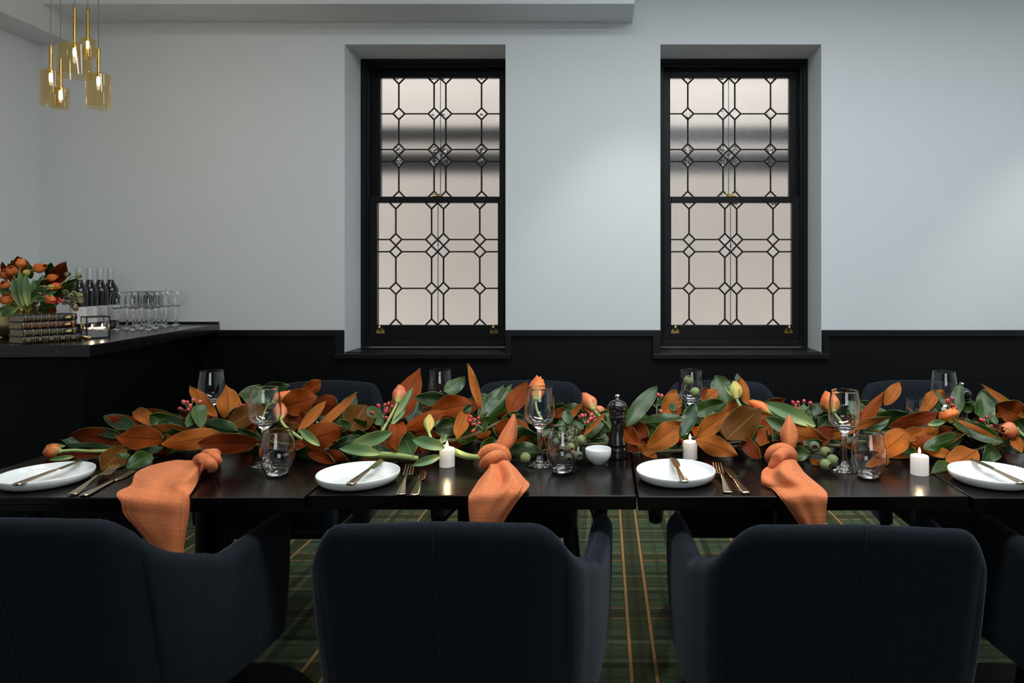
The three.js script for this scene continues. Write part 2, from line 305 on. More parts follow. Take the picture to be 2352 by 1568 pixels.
  // dado rail that steps down around each window
  const rails = [], rz0 = WZ, rz1 = WZ + 0.03;
  const H = (x0, x1, y0, y1, z1 = rz1) => rails.push(span(x0, x1, y0, y1, rz0, z1, 0.005));
  let x0 = -2.22;
  for (const w of WIN) {
    H(x0, w.x - ol + 0.046, RAIL - 0.038, RAIL); H(w.x - ol, w.x - WW, low, RAIL - 0.03);
    H(w.x + WW, w.x + or_, low, RAIL - 0.03); x0 = w.x + WW;
  }
  H(x0, XR, RAIL - 0.038, RAIL);
  struct('trim_4', merge(rails), M.trim);
}
function clipPane(x0, x1, y0, y1, h, cuts) { // a rectangle whose corners give way to diamonds of half size h
  const e = 0.0012, p = [];
  const add = (x, y) => { const l = p[p.length - 1]; if (!l || Math.hypot(l[0] - x, l[1] - y) > 0.002) p.push([x, y]); };
  cuts[0] ? (add(x0, y0 + h), add(x0 + h, y0)) : add(x0, y0);
  cuts[1] ? (add(x1 - h, y0), add(x1, y0 + h)) : add(x1, y0);
  cuts[2] ? (add(x1, y1 - h), add(x1 - h, y1)) : add(x1, y1);
  cuts[3] ? (add(x0 + h, y1), add(x0, y1 - h)) : add(x0, y1);
  const a = p[0], l = p[p.length - 1]; if (Math.hypot(a[0] - l[0], a[1] - l[1]) < 0.002) p.pop();
  const cx = p.reduce((s, q) => s + q[0], 0) / p.length, cy = p.reduce((s, q) => s + q[1], 0) / p.length;
  return p.map(([x, y]) => { const d = Math.hypot(x - cx, y - cy), k = (d - e) / d; return [cx + (x - cx) * k, cy + (y - cy) * k]; });
}
function leadlight(sash, xc, w, y0, y1, z, rows) {
  const W = w, Hh = y1 - y0, X = [0, 0.15, 0.447, 0.546, 0.847, 1].map((t) => xc - W / 2 + t * W), Y = [0, ...rows, 1].map((t) => y0 + t * Hh), h = 0.0363, cm = [], zc = z;
  const bar = (ax, ay, bx, by, t = 0.0105, dz = 0.01) => { const len = Math.hypot(bx - ax, by - ay); cm.push(new THREE.CylinderGeometry(1, 1, len, 8).scale(t / 2, 1, dz / 2).rotateZ(Math.atan2(by - ay, bx - ax) - Math.PI / 2).translate((ax + bx) / 2, (ay + by) / 2, zc)); };
  const pane = (pts, mat) => { const s = new THREE.Shape(pts.map((p) => new THREE.Vector2(...p))); mesh('pane', new THREE.ExtrudeGeometry(s, { depth: 0.003, bevelEnabled: false }).translate(0, 0, zc - 0.0015), mat, sash); };
  for (let i = 0; i < 5; i++) for (let j = 0; j < 4; j++) {
    const at = (a) => a > 0 && a < 5;
    const narrow = i === 2 && Y[j + 1] - Y[j] < 0.09;
    pane(clipPane(X[i], X[i + 1], Y[j], Y[j + 1], h, [at(i), at(i + 1), at(i + 1), at(i)]), narrow ? M.clear : M.obscure);
  }
  for (let i = 1; i < 5; i++) for (let j = 0; j < 5; j++) {
    const x = X[i], y = Y[j], e = 0.002, d = h - e;
    const d4 = [[x - d, y], [x, y + d], [x + d, y], [x, y - d]];
    pane(j === 0 ? [[x - d, y + e], [x, y + d], [x + d, y + e]] : j === 4 ? [[x - d, y - e], [x, y - d], [x + d, y - e]] : d4, M.clear);
    if (j < 4) { bar(x - h, y, x, y + h); bar(x + h, y, x, y + h); }
    if (j > 0) { bar(x - h, y, x, y - h); bar(x + h, y, x, y - h); }
    if (j < 4 && Y[j + 1] - Y[j] > 0.09) bar(x, y + h, x, Y[j + 1] - h);
    if (j > 0 && j < 4) { const nx = X[i + 1]; if (nx - x > 0.09) bar(x + h, y, nx - (i < 4 ? h : 0), y, 0.009); if (i === 1) bar(X[0], y, x - h, y, 0.009); }
  }
  cm.push(new THREE.CylinderGeometry(0.0022, 0.0022, Hh, 8).translate((X[2] + X[3]) / 2, (y0 + y1) / 2, zc - 0.012));
  mesh('leading', mergeAny(cm), M.lead, sash);
}
WIN.forEach((w, n) => {
  const g = new THREE.Group(); g.name = `window_${n + 1}`; g.userData.kind = 'structure'; scene.add(g);
  g.userData.label = ['black sash window with leaded panes, left of the two, above the first pair of far chairs', 'black sash window with leaded panes, right of the two, near the right pair of far chairs'][n];
  const x0 = w.x - WW, x1 = w.x + WW, f = [];
  const ring = (i0, i1, y0, y1, t, tb, za, zb) => f.push(span(i0, i0 + t, y0, y1, za, zb), span(i1 - t, i1, y0, y1, za, zb), span(i0 + t, i1 - t, y1 - t, y1, za, zb), span(i0 + t, i1 - t, y0, y0 + tb, za, zb));
  ring(x0, x1, WY0, WY1, 0.028, 0.03, -4.155, -4.31); ring(x0 + 0.026, x1 - 0.026, WY0 + 0.026, WY1 - 0.026, 0.016, 0.02, -4.172, -4.21);
  ring(x0 + 0.026, x1 - 0.026, WY0 + 0.026, WY1 - 0.026, 0.022, 0.03, -4.236, -4.245);
  mesh('window_frame', merge(f), M.frame, g);
  mesh('window_sill', merge([span(x0 - 0.046, x1 + 0.036, 0.784, 0.815, WZ + 0.001, WZ + 0.045, 0.005), span(x0, x1, 0.79, 0.821, WZ, -4.17, 0.004)]), M.trim, g);
  const half = 0.3675, gx = w.x + 0.001;
  const sash = (y0, y1, tb, tt, zf, zb) => { const a = [], o = half + 0.046; a.push(span(gx - o, gx - half, y0 - tb, y1 + tt, zf, zb), span(gx + half, gx + o, y0 - tb, y1 + tt, zf, zb), span(gx - half, gx + half, y0 - tb, y0, zf, zb), span(gx - half, gx + half, y1, y1 + tt, zf, zb));
    return a; };
  const lower = mesh('lower_sash', merge(sash(0.9535, 1.698, 0.084, 0.037, -4.182, -4.226)), M.frame, g);
  leadlight(lower, gx, half * 2, 0.9535, 1.698, -4.2, [0.3, 0.6, 0.7]);
  const upper = mesh('upper_sash', merge(sash(1.741, 2.478, 0.032, 0.05, -4.246, -4.285)), M.frame, g);
  leadlight(upper, gx, half * 2, 1.741, 2.478, -4.262, [0.3, 0.4, 0.7]);
  mesh('sash_lock', merge([span(gx - 0.03, gx + 0.03, 1.735, 1.741, -4.184, -4.222, 0.002), span(gx - 0.012, gx + 0.012, 1.741, 1.756, -4.19, -4.214, 0.004), span(gx - 0.036, gx + 0.01, 1.748, 1.755, -4.196, -4.208, 0.003)]), M.brass, g);
  for (const s of [-1, 1]) {
    const lx = gx + s * 0.345, sp = new THREE.Shape([[-0.024, 0], [0.024, 0], [0.024, 0.018], [0.011, 0.029], [-0.011, 0.029], [-0.024, 0.018]].map((p) => new THREE.Vector2(...p)));
    mesh('sash_lift', mergeAny([new THREE.ExtrudeGeometry(sp, { depth: 0.002, bevelEnabled: true, bevelSize: 0.001, bevelThickness: 0.001, bevelSegments: 1 }).translate(lx, 0.903, -4.181),
      taper([V(lx, 0.926, -4.18), V(lx, 0.932, -4.165), V(lx, 0.944, -4.158), V(lx, 0.952, -4.163)], [0.009, 0.01, 0.01, 0.006], 10, 8), ...[-1, 1].map((k) => new THREE.SphereGeometry(0.0035, 8, 6).translate(lx + k * 0.016, 0.91, -4.178))]), M.brass, g);
  }
});
// outside: the neighbouring wall across the light well, with two dark steel beams
struct('wall_outside', box(9, 5.5, 0.2, 0, 0.65, -5.6), std({ color: lin(0.66, 0.595, 0.53), roughness: 0.9, bumpMap: wallBump, bumpScale: 0.003 }));
struct('ground', box(9, 0.1, 1.3, 0, -2.05, -4.9), std({ color: lin(0.55, 0.5, 0.46), roughness: 0.9 }));
const beamMat = std({ color: lin(0.03, 0.034, 0.042), roughness: 0.6 });
[[2.226, 0.1, 'upper'], [2.035, 0.135, 'lower']].forEach(([y, h, w]) => tag(mesh('steel_beam', merge([span(-3, 3, y - h / 2, y + h / 2, -4.755, -4.765), span(-3, 3, y + h / 2 - 0.012, y + h / 2, -4.7, -4.82), span(-3, 3, y - h / 2, y - h / 2 + 0.012, -4.7, -4.82)]), beamMat), `${w} dark steel beam blurred behind the obscured glass of both windows`, 'beam'));

// ================= lamps of the ceiling =================
L.panels.forEach(([x, y, z, w, d, k], i) => {
  const t = thing('ceiling_panel_light', ['flat white ceiling light panel behind the middle of the table', 'flat white ceiling light panel at the right of the room', 'flat white ceiling light panel at the left of the room', 'long flat white ceiling light panel over the near chairs'][i], 'ceiling light', V(x, y, z));
  mesh('housing', merge([span(-w / 2 - 0.02, -w / 2, 0, 0.05, -d / 2 - 0.02, d / 2 + 0.02), span(w / 2, w / 2 + 0.02, 0, 0.05, -d / 2 - 0.02, d / 2 + 0.02), span(-w / 2, w / 2, 0, 0.05, -d / 2 - 0.02, -d / 2), span(-w / 2, w / 2, 0, 0.05, d / 2, d / 2 + 0.02), span(-w / 2, w / 2, 0.03, 0.05, -d / 2, d / 2)]), M.ceil, t);
  mesh('diffuser', box(w, 0.01, d, 0, 0.012, 0), std({ color: lin(0.8, 0.8, 0.8), emissive: lin(...L.panelColor), emissiveIntensity: 3, roughness: 0.6 }), t);
  const a = new THREE.RectAreaLight(lin(...L.panelColor), k, w, d); a.position.set(x, y - 0.004, z); a.lookAt(x, 0, z); scene.add(a);
});
function downlight(x, z, cd, ang, label) {
  const t = thing('downlight', label, 'downlight', V(x, CEIL, z));
  mesh('bezel', lathe([[0.034, 0], [0.034, -0.006], [0.05, -0.008], [0.052, -0.004], [0.034, 0]], 24), M.ceil, t);
  mesh('lens', lathe([[0, -0.002], [0.033, -0.002], [0.033, 0], [0, 0]], 24), std({ color: lin(0.5, 0.5, 0.5), emissive: lin(...L.downColor), emissiveIntensity: 6 }), t);
  const s = new THREE.SpotLight(lin(...L.downColor), cd, 0, ang * Math.PI / 180, 0.35, 2); s.position.set(x, CEIL - 0.015, z); s.target.position.set(x, 0, z); s.castShadow = true; s.shadow.radius = 1.5; scene.add(s, s.target);
}
L.downs.forEach(([x, z, c, a], i) => downlight(x, z, c, a, ['round ceiling downlight between the two windows', 'round ceiling downlight near the back wall at the far right'][i]));
L.table.forEach(([x, z, c, a], i) => downlight(x, z, c, a, ['round ceiling downlight over the left of the table', 'round ceiling downlight over the middle of the table', 'round ceiling downlight over the right of the table'][i]));

// ================= tables =================
{
  const tabs = [[-1.53, -0.662, 1.514, 'leftmost black timber table, under the pleated napkin and leftmost plate'], [-0.658, 0.073, 1.53, 'black timber table carrying the pepper mill and the small white bowl'], [0.077, 0.811, 1.524, 'black timber table right of the pepper mill, under the third plate'], [0.815, 1.62, 1.512, 'rightmost black timber table, cut off by the photo edge']];
  for (const [x0, x1, d, label] of tabs) {
    const t = thing('dining_table', label, 'table', V((x0 + x1) / 2, 0, -1.92)), hw = (x1 - x0) / 2, zf = 1.92 - d;
    const top = rbox(hw * 2, 0.032, 0.78, 0, TOP - 0.016, zf - 0.39, 0.003), uv = top.attributes.uv, p = top.attributes.position;
    for (let i = 0; i < p.count; i++) uv.setXY(i, p.getX(i) + p.getY(i) * 0.5, p.getZ(i) + p.getY(i));
    mesh('tabletop', top, M.wood, t);
    mesh('column', merge([new THREE.CylinderGeometry(0.038, 0.038, 0.66, 20).translate(0, 0.36, 0)]), M.iron, t);
    mesh('base_plate', lathe([[0, 0], [0.27, 0], [0.272, 0.006], [0.265, 0.014], [0.06, 0.022], [0.04, 0.05], [0, 0.05]], 48), M.iron, t);
    mesh('top_bracket', merge([box(0.5, 0.022, 0.05, 0, TOP - 0.043, 0), box(0.05, 0.022, 0.5, 0, TOP - 0.043, 0)]), M.iron, t);
  }
}
// ================= armchairs =================
const tubChair = (() => {
  const g = new THREE.Group();
  const half = [[0, 0], [0.06, 0.0], [0.13, 0.006], [0.185, 0.022], [0.228, 0.07], [0.25, 0.14], [0.268, 0.22], [0.284, 0.31], [0.296, 0.4], [0.303, 0.475]];
  const path = new THREE.CatmullRomCurve3([...half.slice(1).reverse().map(([x, f]) => V(-x, 0, f)), ...half.map(([x, f]) => V(x, 0, f))], false, 'centripetal');
  const N = 110, pts = path.getSpacedPoints(N), len = path.getLength(), rows = [], seamPts = [];
  const heights = (x, f) => { // top edge: high back, a dip, level arms
    const a = Math.abs(x); const back = 0.815 - 0.012 * (a / 0.19) ** 2;
    const arm = 0.65 + 0.02 * q01(f, 0.1, 0.46);
    const t = f > 0.035 ? q01(f, -0.01, 0.25) : q01(a, 0.168, 0.3) * 0.9;
    return back + (arm - back) * Math.max(t, q01(a, 0.172, 0.29));
  };
  for (let i = 0; i <= N; i++) {
    const p = pts[i], a = pts[Math.max(0, i - 1)], b = pts[Math.min(N, i + 1)], tx = b.x - a.x, tz = b.z - a.z, l = Math.hypot(tx, tz), nx = tz / l, nz = -tx / l; // outward
    const u = i / N, edge = Math.min(u, 1 - u) * len, nose = edge < 0.035 ? Math.sqrt(Math.max(0.02, 1 - (1 - edge / 0.035) ** 2)) : 1;
    const H = heights(p.x, p.z), B = 0.385, lean = 0.1 * (1 - q01(p.z, 0.02, 0.3)), T0 = 0.05 * nose, T1 = (0.046 + 0.006 * q01(p.z, 0.05, 0.3)) * nose, CR = 0.042 - 0.014 * q01(p.z, 0.03, 0.25);
    const row = [], K = 9, uvv = [];
    const put = (y, off) => { const h = (y - B) / 0.43, ff = p.z + lean * (1 - h) + 0.012 * Math.sin(h * Math.PI) * (p.z < 0.05 ? 1 : 0); const sq = 1 - 0.06 * (1 - h) * (p.z > 0.05 ? 1 : 0.6); row.push(V((p.x + nx * off) * sq, y, ff + nz * off)); };
    for (let k = 0; k <= K; k++) { const y = B + (H - CR - B) * k / K; put(y, T0 / 2 + (T1 - T0) / 2 * k / K + 0.004 * Math.sin(k / K * Math.PI)); }
    for (let k = 1; k < 10; k++) { const an = k / 10 * Math.PI; put(H - CR + Math.sin(an) * CR, Math.cos(an) * T1 / 2); }
    for (let k = K; k >= 0; k--) { const y = B + (H - CR - B) * k / K; put(y, -(T0 / 2 + (T1 - T0) / 2 * k / K)); }
    row.push(row[0].clone());
    rows.push(row);
  }
  const cap = (r) => { const c = r.reduce((s, p) => s.add(p), V(0, 0, 0)).multiplyScalar(1 / r.length); return r.map(() => c.clone()); };
  rows.unshift(cap(rows[0])); rows.push(cap(rows[rows.length - 1]));
  const uvf = (i, j) => { const q = rows[i][j]; return [i / (rows.length - 1) * len, q.y + (j > 14 ? 0.9 : 0)]; };
  const shell = gridGeo(rows, uvf);
  mesh('backrest', shell, M.fabric, g);
  const mid = rows[Math.floor(rows.length / 2)];
  mesh('seam', taper(mid.slice(0, 14).map((p) => p.clone().add(V(0, 0, -0.0005))), [0.0016, 0.0016], 30, 6), M.fabric, g);
  const seat = rbox(0.41, 0.11, 0.37, 0, 0.425, 0.345, 0.035, 4); { const p = seat.attributes.position, uv = seat.attributes.uv; for (let i = 0; i < p.count; i++) uv.setXY(i, p.getX(i), p.getZ(i) + p.getY(i)); }
  mesh('seat', seat, M.fabric, g);
  mesh('seat_frame', rbox(0.36, 0.04, 0.36, 0, 0.368, 0.33, 0.01), M.iron, g);
  for (const [sx, f, ff] of [[-1, 0.2, 0.14], [1, 0.2, 0.14], [-1, 0.47, 0.5], [1, 0.47, 0.5]]) mesh('leg', taper([V(sx * 0.17, 0.37, f), V(sx * 0.19, 0.18, (f + ff) / 2), V(sx * 0.205, 0, ff)], [0.02, 0.017, 0.011], 6, 10), M.iron, g);
  // local +z is the seat's front; turned so that the chair faces -z
  return g;
})();
tubChair.name = 'dining_armchair'; tubChair.userData = { category: 'chair', group: 'upholstered armchairs around the table' };
function chair(x, d, turn, label) { return copyOf(tubChair, V(x, 0, -d), Math.PI + turn, label); }
chair(-1.065, 1.2, 0.015, 'near charcoal armchair at bottom left, in front of the draped napkin with the pleats');
chair(-0.29, 1.18, 0.015, 'near charcoal armchair at bottom centre, back turned, under the middle napkin');
chair(0.44, 1.165, -0.06, 'near charcoal armchair at bottom right of centre, back turned, with a centre seam');
chair(1.19, 1.19, -0.03, 'near charcoal armchair cut off at the bottom right photo edge');
chair(-1.12, 2.84, Math.PI, 'far charcoal armchair left of the left window, behind the garland');
chair(-0.303, 2.85, Math.PI + 0.02, 'far charcoal armchair behind the orange tulip and wine glass in the middle');
chair(0.474, 2.85, Math.PI - 0.02, 'far charcoal armchair under the right window, behind the yellow tulip');
chair(1.27, 2.85, Math.PI, 'far charcoal armchair at the right, behind the far tumbler');

// ================= bar counter at the left =================
const BAR = 0.98, barD = (py) => F * (EYE - BAR) / (py - CY), onBar = (px, py, h = 0) => P(px, py, F * (EYE - BAR - h) / (py - CY));
{
  const fr = onBar(205, 792), br = V((505 - CX) * 3.9 / F, BAR, WZ);
  const ext = (pts, h, y) => new THREE.ExtrudeGeometry(new THREE.Shape(pts.map(([x, z]) => new THREE.Vector2(x, -z))), { depth: h, bevelEnabled: true, bevelSize: 0.003, bevelThickness: 0.003, bevelSegments: 2 }).rotateX(-Math.PI / 2).translate(0, y, 0);
  const top = ext([[XL + 0.01, fr.z], [fr.x, fr.z], [br.x, br.z + 0.01], [XL + 0.01, br.z + 0.01]], 0.042, BAR - 0.045);
  tag(mesh('bar_worktop', top, M.stone), 'black veined stone worktop on the bar in the left corner', 'worktop');
  const t = thing('bar_cabinet', 'black bar cabinet under the stone worktop in the left corner', 'cabinet', V(0, 0, 0));
  mesh('carcass', ext([[XL + 0.01, fr.z - 0.06], [fr.x - 0.07, fr.z - 0.06], [br.x - 0.085, br.z + 0.02], [XL + 0.01, br.z + 0.02]], 0.82, 0.1), M.cabinet, t);
  mesh('plinth', ext([[XL + 0.02, fr.z - 0.1], [fr.x - 0.12, fr.z - 0.1], [br.x - 0.13, br.z + 0.03], [XL + 0.02, br.z + 0.03]], 0.09, 0.0), M.cabinet, t);
  tag(mesh('upstand', span(XL + 0.01, br.x - 0.002, BAR + 0.001, BAR + 0.012, WZ + 0.001, WZ + 0.014, 0.002), M.trim), 'thin black upstand strip along the wall behind the bar glasses', 'upstand');
}
// books
{
  const a = onBar(47, 790), b = onBar(181, 781), u = b.clone().sub(a).setY(0).normalize(), ang = Math.atan2(-u.z, u.x);
  const spineTex = (base, kind) => {
    const c = document.createElement('canvas'); c.width = 512; c.height = 96; const x = c.getContext('2d'); x.fillStyle = base; x.fillRect(0, 0, 512, 96);
    const gold = (l) => `rgb(${l},${Math.round(l * 0.8)},${Math.round(l * 0.46)})`;
    if (kind === 'panel') {
      x.strokeStyle = gold(190); x.lineWidth = 3; x.fillStyle = gold(215);
      for (let i = 0; i < 5; i++) { const o = 10 + i * 98; x.strokeRect(o, 16, 80, 64); x.clearRect; x.fillStyle = base; x.fillRect(o + 24, 10, 32, 12); x.fillRect(o + 24, 74, 32, 12); x.fillStyle = gold(215);
        if (i % 2 === 0) { x.beginPath(); x.moveTo(o + 40, 26); x.lineTo(o + 62, 48); x.lineTo(o + 40, 70); x.lineTo(o + 18, 48); x.closePath(); x.stroke(); x.fillRect(o + 34, 42, 12, 12); } else { x.font = 'bold 30px serif'; x.textAlign = 'center'; x.fillText(i === 1 ? 'II' : 'III', o + 40, 59); } }
    } else {
      for (let i = 0; i < 5; i++) { const o = 14 + i * 74; x.fillStyle = gold(220); x.fillRect(o, 12, 4, 72); x.fillStyle = gold(150); x.fillRect(o + 8, 12, 2, 72); x.fillStyle = gold(170); for (let q = 0; q < 5; q++) { const hh = 14 + ((i * 5 + q * 3 + kind) % 4) * 9; x.fillRect(o + 18 + q * 10, 50 - hh / 2, 3, hh); } }
      x.fillStyle = gold(235); x.beginPath(); x.ellipse(428, 48, 24, 12, 0, 0, 7); x.fill(); x.beginPath(); x.ellipse(404, 52, 14, 7, 0, 0, 7); x.fill(); x.fillRect(472, 12, 4, 72); x.fillRect(484, 12, 3, 72);
    }
    const t = new THREE.CanvasTexture(c); t.colorSpace = THREE.SRGBColorSpace; t.magFilter = THREE.LinearFilter; return t;
  };
  const specs = [['rgb(14,14,16)', 'panel', 'black book with gold framed panels at the bottom of the stack', 0.2, 0.0268, lin(0.008, 0.008, 0.009), 0], ['rgb(8,32,24)', 2, 'dark green gold-tooled book just above the black one', 0.186, 0.0284, lin(0.006, 0.02, 0.013), 0.002], ['rgb(54,10,14)', 1, 'dark red gold-tooled book in the stack', 0.186, 0.0275, lin(0.05, 0.006, 0.008), -0.003], ['rgb(10,28,28)', 0, 'dark teal gold-tooled book on top of the stack', 0.182, 0.027, lin(0.006, 0.018, 0.018), 0.004]];
  let y = BAR + 0.0005;
  for (const [base, kind, label, len, th, cc, sh_] of specs) {
    const t = thing('hardback_book', label, 'book', V(a.x + u.x * (0.004 + sh_), y, a.z + u.z * (0.004 + sh_)), ang + sh_ * 4, 'stacked gilt books');
    const cm = std({ color: cc, roughness: 0.35 }), D = 0.115;
    // spine faces the viewer's right-front; the page edges show at the near end
    mesh('cover', merge([rbox(len, 0.0028, D, len / 2, 0.0014, -D / 2, 0.001), rbox(len, 0.0028, D, len / 2, th - 0.0014, -D / 2, 0.001)]), cm, t);
    const rows = []; for (let i = 0; i <= 24; i++) { const r = []; for (let j = 0; j <= 8; j++) { const an = (j / 8 - 0.5) * Math.PI, xx = i / 24 * len, hub = kind === 'panel' ? 0 : [0.15, 0.3, 0.45, 0.6, 0.75].some((k) => Math.abs(i / 24 - k) < 0.02) ? 0.0012 : 0; r.push(V(xx, th / 2 + Math.sin(an) * th / 2, Math.cos(an) * (0.006 + hub))); } rows.push(r); }
    mesh('spine', gridGeo(rows, (i, j) => [i / 24, j / 8]), std({ map: spineTex(base, kind), roughness: 0.35, side: THREE.DoubleSide }), t);
    mesh('page_block', box(len - 0.008, th - 0.0058, D - 0.006, len / 2, th / 2, -D / 2 - 0.001), M.page, t);
    if (kind === 'panel') mesh('ribbon_tassel', taper([V(len - 0.004, th * 0.5, -0.01), V(len + 0.012, 0.012, 0.004), V(len + 0.03, 0.005, 0.012)], [0.003, 0.006, 0.0045], 8, 8), M.brassDull, t);
    y += th + 0.0004;
  }
}
// brass vase
{
  const c = P(46, 770, 3.02);
  const t = thing('brass_vase', 'round brushed brass vase of tulips behind the stack of books', 'vase', V(c.x, BAR, c.z));
  mesh('body', lathe([[0, 0.0], [0.055, 0], [0.075, 0.008], [0.098, 0.035], [0.104, 0.06], [0.098, 0.085], [0.08, 0.105], [0.064, 0.116], [0.058, 0.125], [0.058, 0.148], [0.0545, 0.148], [0.0545, 0.12], [0.076, 0.1], [0.094, 0.07], [0.09, 0.03], [0.05, 0.006], [0, 0.006]], 56), M.brassDull, t);
}
// glass lantern with salt and two tealights
{
  const a = onBar(199, 778), b = onBar(253, 776), w = 0.081, dp = 0.084, h = 0.0925, ang = 0.87;
  const t = thing('glass_lantern', 'black edged glass box on the bar holding white salt', 'lantern', V(a.x - 0.006, BAR + 0.0005, a.z - 0.058), ang);
  const e = [], r = 0.0042, X = w / 2, Z = dp / 2;
  for (const sx of [-1, 1]) for (const sz of [-1, 1]) e.push(box(r, h, r, sx * X, h / 2, sz * Z));
  for (const yy of [r / 2, h - r / 2]) { for (const sz of [-1, 1]) e.push(box(w, r, r, 0, yy, sz * Z)); for (const sx of [-1, 1]) e.push(box(r, r, dp, sx * X, yy, 0)); }
  mesh('frame', merge(e), M.trim, t);
  for (const s of [-1, 1]) { mesh('glass_panel', new THREE.PlaneGeometry(w - r, h - r).translate(0, h / 2, s * Z), M.sheetGlass, t); mesh('glass_panel', new THREE.PlaneGeometry(dp - r, h - r).rotateY(Math.PI / 2).translate(s * X, h / 2, 0), M.sheetGlass, t); }
  const rows = [], n = 16; for (let i = 0; i <= n; i++) { const row = []; for (let j = 0; j <= n; j++) { const x = (i / n - 0.5) * (w - 0.01), z = (j / n - 0.5) * (dp - 0.01); row.push(V(x, 0.036 + 0.006 * Math.sin(i * 1.1) * Math.cos(j * 0.9) + rnd(-0.002, 0.002) - x * 0.09, z)); } rows.push(row); }
  const salt = [gridGeo(rows).scale(1, 1, 1)]; for (const s of [-1, 1]) { salt.push(box(w - 0.01, 0.026, 0.002, 0, 0.019, s * (dp / 2 - 0.006)), box(0.002, 0.026, dp - 0.01, s * (w / 2 - 0.006), 0.019, 0)); }
  salt.push(box(w - 0.01, 0.026, dp - 0.01, 0, 0.018, 0));
  const grains = new THREE.SphereGeometry(0.003, 6, 5); for (let i = 0; i < 90; i++) salt.push(grains.clone().translate(rnd(-0.034, 0.034), rnd(0.034, 0.043), rnd(-0.035, 0.035)));
  M.salt.side = THREE.DoubleSide;
  const st = mesh('salt', mergeAny(salt), M.salt); tag(st, 'heap of coarse white salt inside the glass lantern', 'salt'); st.userData.kind = 'stuff'; st.position.copy(t.position); st.rotation.y = ang;
  [[-0.017, 0.022, 'left'], [0.02, 0.018, 'right']].forEach(([x, z, side]) => {
    const o = thing('tealight', `lit tealight at the ${side} in the salt of the glass lantern`, 'candle', V(x, 0, z).applyAxisAngle(V(0, 1, 0), ang).add(t.position).add(V(0, 0.038, 0)), 0);
    mesh('wax', lathe([[0, 0], [0.012, 0], [0.012, 0.008], [0.0105, 0.007], [0, 0.006]], 20), M.wax, o);
    mesh('flame', lathe([[0, 0.007], [0.0028, 0.011], [0.0024, 0.016], [0, 0.024]], 12), M.flame, o);
    const l = new THREE.PointLight(lin(1, 0.72, 0.4), L.candle * 1.6); l.position.copy(o.position).add(V(0, 0.013, 0)); l.castShadow = true; l.shadow.radius = 0.12; scene.add(l);
  });
}
// wine bottles
{
  const c = document.createElement('canvas'); c.width = 512; c.height = 320; const x = c.getContext('2d'); x.fillStyle = 'rgb(214,216,220)'; x.fillRect(0, 0, 512, 320);
  x.strokeStyle = 'rgb(40,42,48)'; x.lineCap = 'round';
  const S = (w, pts) => { x.lineWidth = w; x.beginPath(); x.moveTo(pts[0], pts[1]); for (let i = 2; i < pts.length; i += 4) x.quadraticCurveTo(pts[i], pts[i + 1], pts[i + 2], pts[i + 3]); x.stroke(); };
  S(5, [300, 56, 268, 30, 248, 70, 240, 104, 272, 130, 300, 158, 268, 186, 236, 196, 216, 164]); S(3, [286, 40, 218, 60, 214, 120, 214, 190, 262, 200]); S(2, [262, 62, 300, 120, 306, 176]);
  x.font = '14px serif'; x.fillStyle = 'rgb(90,92,98)'; x.textAlign = 'center'; x.fillRect(206, 236, 110, 3); x.fillRect(226, 250, 70, 2);
  const lt = new THREE.CanvasTexture(c); lt.colorSpace = THREE.SRGBColorSpace; lt.magFilter = THREE.LinearFilter;
  const labelMat = std({ map: lt, roughness: 0.7, side: THREE.DoubleSide });
  const root = new THREE.Group(); root.name = 'wine_bottle'; root.userData = { category: 'bottle', group: 'red wine bottles on the bar' };
  mesh('glass_body', lathe([[0, 0], [0.034, 0], [0.0365, 0.004], [0.0365, 0.19], [0.034, 0.208], [0.026, 0.226], [0.018, 0.24], [0.0148, 0.252], [0.014, 0.27], [0.0138, 0.308], [0, 0.308]], 36), M.bottle, root);
  mesh('screw_cap', lathe([[0.0146, 0.256], [0.0152, 0.257], [0.0152, 0.296], [0.0146, 0.2965], [0.0152, 0.298], [0.0152, 0.313], [0.013, 0.315], [0, 0.315]], 28), M.cap, root);
  mesh('label', new THREE.CylinderGeometry(0.0369, 0.0369, 0.082, 32, 1, true, -1.3, 2.6).translate(0, 0.082, 0), labelMat, root);
  ['leftmost red wine bottle on the bar, half behind the bouquet and gumnuts', 'second red wine bottle from the left on the bar', 'third red wine bottle from the left on the bar', 'rightmost red wine bottle on the bar, behind the first stemmed glass'].forEach((lb, i) => {
    const t = i / 3, d = 3.3 + 0.3 * t, px = 181.6 + (254 - 181.6) * t; copyOf(root, V((px - CX) * d / F, BAR, -d), 0.85, lb).scale.setScalar(0.972);
  });
}
